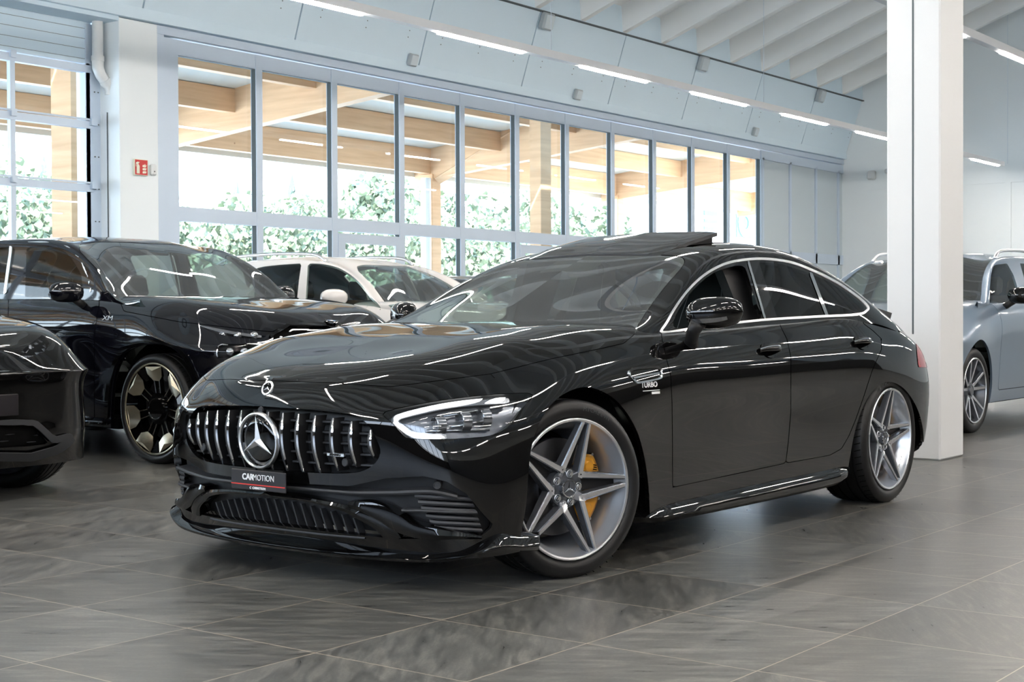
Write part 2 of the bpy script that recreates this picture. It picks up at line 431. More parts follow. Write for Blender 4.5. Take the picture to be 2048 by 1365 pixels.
def wood_mat():
    m, n, l, b = new_mat('glued_spruce'); t = n.new('ShaderNodeTexCoord'); mp = n.new('ShaderNodeMapping'); mp.inputs['Scale'].default_value = (.35, .35, 5)
    x = n.new('ShaderNodeTexNoise'); x.inputs['Scale'].default_value = 2.5; x.inputs['Detail'].default_value = 6; r = n.new('ShaderNodeValToRGB')
    v = n.new('ShaderNodeTexVoronoi'); v.inputs['Scale'].default_value = 1.5; lt = n.new('ShaderNodeMath'); lt.operation = 'LESS_THAN'; lt.inputs[1].default_value = .035
    mx = n.new('ShaderNodeMixRGB'); mx.inputs[2].default_value = (.33, .15, .06, 1)
    r.color_ramp.elements[0].position = .3; r.color_ramp.elements[0].color = (.62, .37, .20, 1); r.color_ramp.elements[1].position = .7; r.color_ramp.elements[1].color = (.78, .50, .29, 1)
    l.new(t.outputs['Object'], mp.inputs[0]); l.new(mp.outputs[0], x.inputs['Vector']); l.new(x.outputs['Fac'], r.inputs[0])
    l.new(t.outputs['Object'], v.inputs['Vector']); l.new(v.outputs['Distance'], lt.inputs[0]); l.new(lt.outputs[0], mx.inputs[0]); l.new(r.outputs[0], mx.inputs[1])
    l.new(mx.outputs[0], b.inputs['Base Color']); b.inputs['Roughness'].default_value = .6
    return m
M_['wood'] = wood_mat()
M_['deck_white'] = pm('pale_roof_deck', (.62, .58, .50), .7)
M_['asphalt'] = pm('pale_paving', (.82, .80, .76), .9, var=.15)
M_['leaf'] = pm('sunlit_leaves', (.27, .31, .21), .7, var=.3, vscale=1.6)
M_['fir'] = pm('fir_needles', (.095, .13, .105), .8, var=.3, vscale=3)
M_['bark'] = pm('bark', (.22, .16, .11), .9)
M_['house_white'] = pm('white_render_wall', (.85, .85, .84), .8)
M_['tin'] = pm('pale_blue_metal_roof', (.45, .52, .58), .4, .3)

# ------------------------------------------------------------------ room shell
YW = 9.8; XE = 26.5; XB = -10.0; YB = -12.6
def struct(mb, name, mats, auto=30):
    o = mb.build(name, mats, None, auto=auto); o['kind'] = 'structure'; return o
m = MB(); m.box((XB-.3, YB-.3, -.2), (XE+.3, 10.9, 0)); o = struct(m, 'floor', ['floor']); 
RY0, RZ0, SL = 9.32, 5.74, .36        # foot of the roof slope
RID = -1.4; RZ1 = RZ0+SL*(RY0-RID); RYB = RID-(RY0-RID)
# roof: thin deck with deep ribs below it
m = MB()
m.add([(XB-.3, RY0+.3, RZ0+.42-.108), (XE+.3, RY0+.3, RZ0+.42-.108), (XE+.3, RID, RZ1+.42), (XB-.3, RID, RZ1+.42), (XB-.3, RYB-.3, RZ0+.42-.108), (XE+.3, RYB-.3, RZ0+.42-.108)],
      [(0, 1, 2, 3), (3, 2, 5, 4)], 0)
for i, v in enumerate(list(m.V)): m.V.append((v[0], v[1], v[2]+.25))
m.F += [(6, 9, 8, 7), (9, 10, 11, 8), (0, 6, 7, 1), (4, 5, 11, 10), (0, 3, 9, 6), (3, 4, 10, 9), (1, 7, 8, 2), (2, 8, 11, 5)]; m.m += [0]*8
x = 14.62-1.213*20
while x < XE:
    for (ya, za, yb, zb) in ((RY0, RZ0, RID, RZ1), (RID, RZ1, RYB, RZ0)):
        h = .44; a = .06; bt = .10
        V = [(x-a, ya, za), (x+a, ya, za), (x+bt, ya, za+h), (x-bt, ya, za+h), (x-a, yb, zb), (x+a, yb, zb), (x+bt, yb, zb+h), (x-bt, yb, zb+h)]
        m.add(V, [(0, 1, 2, 3), (4, 7, 6, 5), (0, 4, 5, 1), (1, 5, 6, 2), (3, 7, 4, 0)], 0)
    x += 1.213
struct(m, 'ceiling', ['ceiling'])
# slanted boards between the window head and the roof, with open joints
def slab(name, pts, d, mat, kind=None, parent=None):
    """thin plate: four corners and a thickness vector"""
    mb = MB(); V = [Vector(p) for p in pts]; D = Vector(d); mb.add(V+[v+D for v in V], [(0, 1, 2, 3), (7, 6, 5, 4), (0, 4, 5, 1), (1, 5, 6, 2), (2, 6, 7, 3), (3, 7, 4, 0)])
    o = mb.build(name, [mat], parent)
    if kind: o['kind'] = kind
    return o
m = MB()
def plate(mb, pts, d, mi=0):
    V = [Vector(p) for p in pts]; D = Vector(d); mb.add(V+[v+D for v in V], [(0, 1, 2, 3), (7, 6, 5, 4), (0, 4, 5, 1), (1, 5, 6, 2), (2, 6, 7, 3), (3, 7, 4, 0)], mi)
ZS0, YS0, ZS1, YS1 = 4.60, 9.70, 5.70, 9.33
xs = [XB]+[12.31+2.4*k for k in range(-9, 6)]+[XE]
for a, bb in zip(xs[:-1], xs[1:]):
    plate(m, [(a+.012, YS0, ZS0), (bb-.012, YS0, ZS0), (bb-.012, YS1, ZS1), (a+.012, YS1, ZS1)], (0, .05, .02), 0)
plate(m, [(XB, YS0+.06, ZS0), (XE, YS0+.06, ZS0), (XE, YS1+.06, ZS1), (XB, YS1+.06, ZS1)], (0, .04, .02), 1)
m.box((XB, RY0+.0, ZS1+.02), (XE, RY0+.12, ZS1+.62), 0)
m.box((XB, YS0-.01, 4.47), (XE, YS0+.11, ZS0), 0)        # lower lip
m.box((XB, YS1-.05, ZS1), (XE, YS1+.05, ZS1+.018), 1)      # dark line under the ribs
for x in xs[1:-1]:                                       # screw heads
    for dx in (.35, 1.2, 2.05):
        for t_ in (.3, .38):
            y = YS0+(YS1-YS0)*t_; z = ZS0+(ZS1-ZS0)*t_; m.box((x+dx-.006, y-.006, z-.006), (x+dx+.006, y+.0, z+.006), 1)
struct(m, 'wall_upper', ['panel_white', 'joint'])
# wall over and beside the glazing
m = MB()
m.box((XB, YW-.05, 4.42), (7.21, YW+.3, 4.50)); m.box((XB, YW-.05, 4.5), (XE, YW+.3, 6.4))
m.box((XB, YW+.3, 4.47), (7.3, YW+1.1, 4.6))
struct(m, 'wall_back', ['panel_white'])
m = MB(); m.box((7.21, YW-.05, 0), (7.755, YW+.75, 4.46), bev=.006); m.box((7.195, YW+.16, .0), (7.212, YW+.165, 3.4), 1)
struct(m, 'wall_pier', ['white_wall', 'joint'])
# far end wall with a low panelled part, and walls and an added dark screen behind the camera
m = MB(); m.box((XE, YB-.3, 0), (XE+.3, 11, 10.2))
m.box((XE-.03, -12, 3.75), (XE, 9.3, 3.85)); 
for y in np.arange(-11, 9.4, 1.9): m.box((XE-.03, y, 0), (XE, y+.12, 3.75))
struct(m, 'wall_far', ['white_wall'])
m = MB(); m.box((XB-.3, YB-.3, 0), (XE+.3, YB, 6.6)); m.box((XB, YB, 0), (XE, YB+.04, 1.9), 1); struct(m, 'wall_rear', ['rear_grey', 'reflection_dark'])  # the dark lower band is added for the fastback's side reflections
m = MB(); m.box((XB+3, -9.4, 0), (XE-4, -9.25, 2.5)); struct(m, 'wall_for_reflection', ['reflection_dark'])  # unseen screen, added to give the fastback's doors a black reflection
m = MB(); m.box((XB-.3, YB, 4.3), (XB, YW+.3, 10.2)); m.box((XB-.3, YB, 0), (XB, YB+1.6, 4.3)); m.box((XB-.3, 8.6, 0), (XB, YW+.3, 4.3)); m.box((XB-.3, YB, 0), (XB, YW, 2.2), 1)  # dark base added so the sport utility's side reflects less light
y = YB+1.6
while y < 8.6: m.box((XB-.2, y-.05, .4), (XB-.05, y+.05, 4.3)); y += 1.5
m.box((XB-.2, YB+1.6, 2.3), (XB-.05, 8.6, 2.4))
struct(m, 'wall_left', ['white_wall', 'reflection_dark'])

# ------------------------------------------------------------------ long glazed front
PW = 1.3365; X0 = 8.09
Z0, ZT0, ZT1, Z1, ZH = .12, 2.20, 2.37, 4.16, 4.40
def window(idx, x, door=False):
    """one bay: slim mullions, transom, panes above and below"""
    m = MB(); a, bb = x, x+PW-.105
    d0, d1 = YW, YW+.088
    m.box((bb, d0-.01, 0), (bb+.105, d1, ZH-.06), 0)                  # mullion
    m.box((bb-.004, d0+.004, Z0), (bb, d0+.075, ZT0), 1); m.box((bb-.004, d0+.004, ZT1), (bb, d0+.075, Z1), 1)                 # deep dark return
    m.box((a, d0+.004, Z1-.004), (bb, d0+.075, Z1), 1)
    m.box((a, d0, Z1), (bb, d1, ZH-.06), 0); m.box((a, d0, 0), (bb, d1, Z0), 0)
    m.box((a, d0-.004, ZT0), (bb, d1, ZT1), 0)
    if door:
        m.box((a, d0-.02, Z0), (a+.13, d0, ZT0-.03), 0); m.box((bb-.10, d0-.02, Z0), (bb, d0, ZT0-.03), 0); m.box((a+.13, d0-.02, ZT0-.16), (bb-.10, d0, ZT0-.03), 0); m.box((a+.13, d0-.02, Z0), (bb-.10, d0, Z0+.2), 0)
    o = struct(m, 'window_%d' % idx, ['frame_grey', 'frame_dark'])
    g = MB(); g.box((a, d0+.075, Z0), (bb, d0+.08, ZT0)); g.box((a, d0+.075, ZT1), (bb, d0+.08, Z1)); g.build('pane', ['pane'], o)
    return o
for k in range(11): window(k+1, X0+PW*k, k in (2, 5))
m = MB(); m.box((7.755, YW-.01, 0), (8.09, YW+.16, ZH-.06)); m.box((7.755, YW-.045, ZH-.04), (XE, YW+.1, 4.46), 1); m.box((7.755, YW-.04, 0), (7.86, YW, ZH), 0)
struct(m, 'trim_1', ['frame_grey', 'frame_grey'])
m = MB(); xg = X0+PW*11
m.box((xg-.105, YW, 0), (XE, YW+.1, ZH-.06), 1)
for k in range(4): m.box((xg-.06+1.2*k-(.0 if k < 3 else .1), YW-.03, 0), (xg+.02+1.2*k-(.0 if k < 3 else .1), YW, 4.2), 0)
m.box((xg-.1, YW-.03, 4.16), (XE, YW, 4.34), 0); m.box((xg-.1, YW-.03, 2.16), (XE, YW, 2.37), 0)
struct(m, 'wall_infill', ['frame_grey', 'grey_panel'])
# ------------------------------------------------------------------ sectional door at the left
YD = 10.12
m = MB()
dr = struct(MB().box((7.02, YD-.02, 0), (7.21, YD+.1, 4.4)).box((XB, YD, 3.95), (7.1, YD+.06, 4.5), 1), 'door_1', ['frame_grey', 'panel_white'])
zz = [3.90, 3.265, 2.545, 1.83, 1.1, .4]
f = MB(); g = MB()
xc = [7.04-.97*k for k in range(0, 17)]
for i, z in enumerate(zz):
    f.box((XB, YD-.03, z-.055), (7.1, YD+.05, z+.03), 0)
    if i: f.box((XB, YD-.06, z+.035), (7.05, YD-.03, z+.055), 0)
    for x in xc[1:]: f.box((x-.045, YD-.065, z-.02), (x+.025, YD-.03, z+.06), 0)
    if i: f.box((7.05, YD-.08, z-.02), (7.13, YD-.03, z+.06), 0)
for x in xc: f.box((x-.03, YD-.02, 0), (x+.03, YD+.04, 3.95), 0)
for i in range(4): f.box((XB, YD-.003, 4.0+.115*i), (7.02, YD+.002, 4.004+.115*i), 1)
for z in np.arange(.3, 4.0, .37):
    for dx in (.0, .05): f.box((7.13+dx-.006, YD-.03, z), (7.142+dx-.006, YD-.02, z+.012), 1)
f.build('door_frame', ['frame_grey', 'joint'], dr)
g.box((XB, YD+.02, .3), (7.1, YD+.025, 3.92)); g.build('pane', ['pane'], dr)
m = MB(); m.box((XB, YD-.05, 0), (1.5, YD+.2, 1.45)); struct(m, 'wall_side_for_reflection', ['reflection_dark'])  # unseen dark block, added to darken reflections in the sport utility's door
# rain pipe
m = MB(); px_, py_ = 7.10, 9.99
m.tube([(px_, py_, 4.47), (px_, py_, 4.02)], .062, 20); m.tube([(px_, py_, 4.03), (px_, py_, 3.97)], .074, 20)
m.tube([(px_, py_, 3.98), (px_, py_, 3.90), (px_+.03, py_-.01, 3.82), (px_+.10, py_-.02, 3.74)], [.066, .066, .064, .062], 20)
m.tube([(px_+.08, py_-.02, 3.77), (px_+.12, py_-.02, 3.72)], .073, 20); m.tube([(px_+.11, py_-.02, 3.73), (px_+.15, py_-.02, 3.66), (px_+.152, py_-.02, 3.6)], .062, 20)
m.tube([(px_, py_, 4.475), (px_, py_, 4.462)], .10, 24)
tag(m.build('rain_pipe', ['pipe'], None, auto=50), 'pale plastic drain pipe with an elbow in the corner above the sectional door', 'pipe')
# fire sign and small sensor on the pier
sg = MB(); sg.box((7.385, YW-.085, 2.685), (7.575, YW-.055, 2.87), 0); sg.box((7.392, YW-.087, 2.692), (7.568, YW-.084, 2.863), 1)
so_ = sg.build('fire_extinguisher_sign', ['sign_white', 'sign_red']); tag(so_, 'small red and white fire extinguisher sign on the white pier', 'sign')
ic = MB(); yy = YW-.088
def flat(mb, pts): mb.add([(x, yy, z) for x, z in pts]+[(x, yy+.002, z) for x, z in pts], [tuple(range(len(pts)))[::-1], tuple(range(len(pts), 2*len(pts)))])
bx, bz = 7.405, 2.705
flat(ic, [(bx+.008, bz), (bx+.05, bz), (bx+.05, bz+.085), (bx+.042, bz+.10), (bx+.034, bz+.105), (bx+.034, bz+.115), (bx+.052, bz+.13), (bx+.02, bz+.135), (bx+.0, bz+.125), (bx-.004, bz+.08), (bx+.002, bz+.078), (bx+.008, bz+.11), (bx+.016, bz+.10), (bx+.008, bz+.085)])
for q in range(3):
    fx = bx+.095; fz = bz+.005+.036*q
    flat(ic, [(fx, fz), (fx+.045, fz+.004), (fx+.055, fz+.03), (fx+.04, fz+.018), (fx+.032, fz+.04), (fx+.018, fz+.02), (fx+.006, fz+.03), (fx-.006, fz+.012)])
ic.build('pictogram', ['sign_white'], so_)
m = MB(); m.box((7.62, YW-.1, 2.70), (7.70, YW-.05, 2.83), 0, bev=.015); m.box((7.652, YW-.103, 2.735), (7.664, YW-.1, 2.75), 1)
tag(m.build('wall_sensor', ['pipe', 'matte_black']), 'small white sensor box on the pier right of the red sign', 'sensor')
# boxes on the slanted boards
def small_box(name, x, t_, s, label, cat='lamp', dz=0):
    y = YS0+(YS1-YS0)*t_; z = ZS0+(ZS1-ZS0)*t_; m = MB()
    a = math.atan2(YS0-YS1, ZS1-ZS0); T = Matrix.Translation((x, y-.002, z)) @ Matrix.Rotation(a, 4, 'X')
    m.box((-s, -s*.9, -s), (s, .0, s), 0, T, s*.2); m.box((-s*.8, -s*.95, -s*.8), (s*.8, -s*.9, s*.8), 1, T)
    return tag(m.build(name, ['grey_box', 'grey_panel']), label, cat, None)
for i, (x, nm) in enumerate(((12.32, 'above the third window mullion'), (16.35, 'above the sixth window pane'), (21.2+1.2, 'above the last window panes'))):
    tag(small_box('wall_uplight', x-.2, .05, .085, 'grey box fixture on the lower edge of the slanted boards, '+nm, 'fixture'), group=None)
for i, (x, nm) in enumerate(((14.85, 'nearest of the upper row'), (19.6, 'middle of the upper row'), (24.4, 'farthest of the upper row'))):
    small_box('wall_bracket', x, .90, .13, 'square grey plate high under the ceiling ribs, '+nm, 'bracket')
# camera on the far wall
m = MB(); m.tube([(XE-.02, 8.75, 4.15), (XE-.5, 8.45, 4.12)], .06, 12); m.tube([(XE-.5, 8.45, 4.12), (XE-.56, 8.42, 4.115)], .05, 12, 1); m.box((XE-.12, 9.0, 3.98), (XE-.0, 9.18, 4.18), 0, bev=.03)
tag(m.build('security_camera', ['pipe', 'matte_black'], None, auto=40), 'white bullet security camera and box on the far wall', 'camera')
# ------------------------------------------------------------------ column
m = MB(); cx0, cx1, cy0, cy1 = 6.84, 7.32, .0, .62
m.box((cx0, .05, 0), (7.30, .45, 8.7), 0, bev=.012)
m.box((cx0-.003, .245, .9), (cx0+.0, .257, 8.6), 1)
struct(m, 'wall_column', ['white_column', 'joint'])
# ------------------------------------------------------------------ light tracks
def track(y, z, label, k0, k1, x0):
    t = empty('light_track', (x0, y, z), 0, label, 'ceiling light', 'long white light tracks under the ribs')
    t['label'] = label
    h = MB(); xa = x0+2.59*k0-.6; xb = min(x0+2.59*k1+1.7, XE-.05)
    h.box((xa-x0, -.045, .0), (xb-x0, .045, .085), 0); h.build('track_housing', ['track'], t)
    for k in range(k0, k1+1):
        m = MB(); m.box((2.59*k, -.028, -.022), (2.59*k+1.45, .028, 0), 0, bev=.008); m.build('light_tube', ['tube_light'], t)
        if k % 2 == 0:
            w = MB(); zr = RZ0+SL*(RY0-y) if y > RID else RZ0+SL*(y-RYB)
            w.tube([(2.59*k+2, 0, .07), (2.59*k+2, 0, zr+.2-z)], .003, 5); w.build('suspension_wire', ['frame_grey'], t)
    del t['group']
    return t
track(5.97, 4.0, 'long white light track in front of the windows, with lit tubes', -6, 6, 8.37-.03)
track(1.77, 4.0, 'white light track behind the white column, over the blue-grey car', -7, 4, 13.15)
track(-2.5, 4.0, 'light track overhead in the middle of the hall, outside the photo', -4, 7, 2.0)
track(-6.7, 4.0, 'light track overhead behind the camera', -4, 7, 2.4)
track(-10.3, 4.0, 'light track along the wall behind the camera', -4, 7, 1.6)
# ------------------------------------------------------------------ outdoors
m = MB(); m.box((-60, 10.4, -.25), (140, 130, -.03)); o = m.build('ground', ['asphalt']); o['kind'] = 'structure'
def beamz(y): return 4.10+(17.1-y)*.086
def deckz(y): return 4.76+(17.1-y)*.11
CO = (13.8, 17.1, 0)
can = empty('timber_canopy', CO, 0, 'large spruce timber canopy roof outside the window wall', 'canopy')
def part(mb, name, mats, loc=CO):
    for i, v in enumerate(mb.V): mb.V[i] = (v[0]-loc[0], v[1]-loc[1], v[2]-loc[2])
    return mb.build(name, mats, can)
for k in range(-3, 5):
    gx = 13.8+7.4*k; m = MB(); V = []
    for x in (gx-.11, gx+.11):
        V += [(x, 10.7, beamz(10.7)), (x, 17.5, beamz(17.5)), (x, 17.5, deckz(17.5)), (x, 10.7, deckz(10.7))]
    m.add(V, [(0, 1, 2, 3), (7, 6, 5, 4), (0, 4, 5, 1), (1, 5, 6, 2), (2, 6, 7, 3), (3, 7, 4, 0)]); part(m, 'girder', ['wood'])
for y, z0, z1 in ((17.1, 4.22, 4.76), (15.15, 4.57, 4.97), (13.2, 4.79, 5.2), (11.25, 5.0, 5.42)):
    m = MB(); m.box((-14, y-.08, z0), (48, y+.08, z1)); part(m, 'purlin', ['wood'])
m = MB(); V = [(-14, 10.7, deckz(10.7)), (48, 10.7, deckz(10.7)), (48, 17.8, deckz(17.8)), (-14, 17.8, deckz(17.8))]
plate(m, V, (0, 0, .2)); part(m, 'roof_deck', ['deck_white'])
m = MB(); m.box((-14, 17.5, 4.17), (48, 17.6, 5.0)); part(m, 'fascia', ['deck_white'])
for gx in (6.4, 21.2, 28.6):
    m = MB(); m.box((gx-.14, 16.95, 0), (gx+.14, 17.3, beamz(17.1)+.1)); part(m, 'post', ['wood']); m = MB(); m.tube([(gx-.30, 17.0, 0), (gx-.30, 17.0, 4.1)], .11, 14); part(m, 'downpipe', ['pipe'])
m = MB(); m.box((18.2, 11.9, 0), (18.52, 12.15, 5.2)); part(m, 'post', ['wood'])
m = MB(); m.box((7.60, 11.2, 0), (7.86, 11.6, 5.2)); part(m, 'post', ['wood'])
m = MB(); m.tube([(21.2, 16.9, 4.1), (21.2, 14.2, 5.2)], .13, 4); part(m, 'brace', ['wood'])
def blob_tree(x, y, h, r, kind, label, n):
    t = empty('tree', (x, y, -.03), 0, label, 'tree')
    tr = MB(); tr.tube([(0, 0, 0), (0, 0, h*.6)], [.16, .08], 8); tr.build('trunk', ['bark'], t)
    m = MB()
    if kind == 'fir':
        for k in range(16):
            z0 = h*(.12+.053*k); rad = r*(1-k/17)*(.75+.5*rng.random()); seg = 18
            V = [(0, 0, z0+h*.10)]+[(rad*(.45+.9*rng.random())*math.cos(2*PI*j/seg), rad*(.45+.9*rng.random())*math.sin(2*PI*j/seg), z0-.05*h*rng.random()) for j in range(seg)]
            m.add(V, [(0, 1+j, 1+(j+1) % seg) for j in range(seg)]+[tuple(range(seg, 0, -1))])
        m.build('foliage', ['fir'], t)
    else:
        L = int(3600)
        P = rng.normal(size=(L, 3)); P /= np.linalg.norm(P, axis=1, keepdims=True); P *= (rng.random((L, 1))**.4)
        cl = rng.normal(size=(12, 3))*.35
        for k in range(L):
            c = P[k]*.62+cl[k % 12]; p = Vector((c[0]*r, c[1]*r, h*.58+c[2]*h*.36)); s = r*.036*(1+rng.random())
            a = Vector(rng.normal(size=3)).normalized(); bq = a.orthogonal().normalized()*s; cq = a.cross(bq).normalized()*s
            m.add([p-bq-cq*.5, p+bq-cq, p+bq*.6+cq, p-bq*.8+cq*.7], [(0, 1, 2, 3)])
        m.build('foliage', ['leaf'], t, smooth=False)
tdefs = []
for i in range(26):
    tdefs.append((18+i*3.4+rng.random()*.8, 46+rng.random()*2, 6.4+rng.random()*2.2, 1.3+rng.random()*.4, 'fir'))
for i, (x, y, h, r, k) in enumerate(tdefs):
    blob_tree(x, y, h, r, k, 'dark fir in the hazy tree line beyond the canopy', i)
for i in range(12):
    blob_tree((19+i*4.4 if i < 5 else 16+i*5.6)+rng.random()*.4, 36 if i < 5 else 40, (5.0 if i < 5 else 6.9)+rng.random()*1.2, 1.8 if i < 5 else 2.9, 'leaf', 'sunlit leafy tree in the row beyond the canopy', i)
for o in list(COL.objects):
    if o.name.startswith('tree'):
        o['group'] = 'firs beyond the canopy' if 'fir' in o['label'] else 'leafy trees beyond the canopy'
m = MB()
for k in range(42000):
    x = 12+rng.random()*62; zt = 4.75+.35*math.sin(x*.9)+.3*math.sin(x*2.3); p = Vector((x, 30+rng.random()*1.5, zt*rng.random()**.85)); s = .05+.08*rng.random()
    a = Vector(rng.normal(size=3)).normalized(); bq = a.orthogonal().normalized()*s; cq = a.cross(bq).normalized()*s
    m.add([p-bq-cq*.5, p+bq-cq, p+bq*.6+cq, p-bq*.8+cq*.7], [(0, 1, 2, 3)])
m.box((12, 31.5, 0), (75, 32, 4.0))
o = m.build('hedge', ['leaf']); tag(o, 'long sunlit hedge beyond the canopy', 'hedge', None, 'stuff')
# neighbouring buildings
b_ = empty('neighbour_building', (49.4, 26, 0), 0, 'white building with blue signs seen through the last panes', 'building')
m = MB(); m.box((-1.2, 0, 0), (14, 3.2, 6.4)); m.build('wall', ['house_white'], b_)
m = MB(); m.box((-.8, -.06, 4.9), (.3, 0, 5.05)); m.box((-.8, -.06, 5.2), (.3, 0, 5.5)); m.box((-.8, -.06, 4.6), (.3, 0, 4.75)); m.build('sign', ['bmw_blue'], b_)
m = MB(); m.box((1.9, -.06, 4.4), (3.4, 0, 5.7)); s_ = m.build('sign', ['bmw_blue'], b_)
m = MB(); m.lathe([(.28, -.03), (.62, -.03), (.62, -.02)], 24, 0, Matrix.Translation((2.65, -.06, 5.05))); m.build('round_mark', ['white_ink'], s_)
b_ = empty('metal_roof_shed', (14, 34, 0), 0, 'low shed with pale ribbed metal roof behind the sectional door', 'building')
m = MB(); m.box((-6, 0, 0), (3.4, 8, 2.6)); m.build('wall', ['house_white'], b_)
m = MB(); plate(m, [(-6.3, -.5, 2.6), (3.6, -.5, 2.6), (3.6, 4, 4.4), (-6.3, 4, 4.4)], (0, 0, .1))
for x in np.arange(-6.2, 3.6, .55): plate(m, [(x, -.5, 2.72), (x+.06, -.5, 2.72), (x+.06, 4, 4.52), (x, 4, 4.52)], (0, 0, .05))
m.build('roof', ['tin'], b_)
# ------------------------------------------------------------------ wheels
def tyre_mb(R, Wd, rr, n=72):
    t = MB(); h = Wd
    prof = [(rr+.002, .018), (rr+.008, .004), (rr+.022, -.004), ((rr+R)/2, -.009), (R-.022, -.002), (R-.009, .008), (R-.003, .017)]
    g = [.06, .115, .17, .215]
    y = .03
    for gy in g:
        gy = gy*h/.26
        prof += [(R, gy-.007), (R-.008, gy-.005), (R-.008, gy+.005), (R, gy+.007)]
    prof += [(R-.003, h-.017), (R-.012, h-.006), ((rr+R)/2, h+.006), (rr, h-.01)]
    t.lathe(prof, n)
    return t
def tread_marks(t, R, Wd, n=60):
    for k in range(n):
        q = 2*PI*k/n
        for (ya, yb, sk) in ((.012, .05, .03), (Wd-.05, Wd-.012, -.03)):
            a = []
            for (y, dq) in ((ya, 0), (yb, sk)):
                for s in (-1, 1):
                    qq = q+dq+s*.006; a.append((qq, y))
            V = [((R+.0012)*math.cos(qq), y, (R+.0012)*math.sin(qq)) for qq, y in a]
            t.add(V, [(0, 1, 3, 2)], 1)
def bar3(mb, P0, P1, w0, w1, d0, d1, mt=0, ms=1, e=.004):
    """spoke arm between two (x, y, z) points in the wheel plane; the face looks to -y"""
    P0 = Vector(P0); P1 = Vector(P1); t = (P1-P0).normalized(); s = Vector((0, 1, 0)).cross(t).normalized()
    V = []; 
    for P, w, d in ((P0, w0, d0), (P1, w1, d1)):
        V += [P-s*(w/2-e), P+s*(w/2-e), P+s*w/2+Vector((0, e, 0)), P+s*(w/2+.004)+Vector((0, d, 0)), P-s*(w/2+.004)+Vector((0, d, 0)), P-s*w/2+Vector((0, e, 0))]
    mb.add(V, [(0, 1, 7, 6)], mt)
    mb.add(V, [(1, 2, 8, 7), (2, 3, 9, 8), (3, 4, 10, 9), (4, 5, 11, 10), (5, 0, 6, 11)], ms)
def star_mb(mb, r, y0, y1, mi=0, plane='y'):
    """three-pointed star in relief, facing -y"""
    for k in range(3):
        q = PI/2+k*2*PI/3; qa, qb = q+PI/3, q-PI/3
        def P(rad, an, y): return (rad*math.cos(an), y, rad*math.sin(an))
        c = P(0, 0, y1); tip = P(r, q, y0*.6+y1*.4); a = P(r*.19, qa, y0); b = P(r*.19, qb, y0)
        mb.add([c, tip, a, b], [(0, 1, 2), (0, 3, 1)], mi)
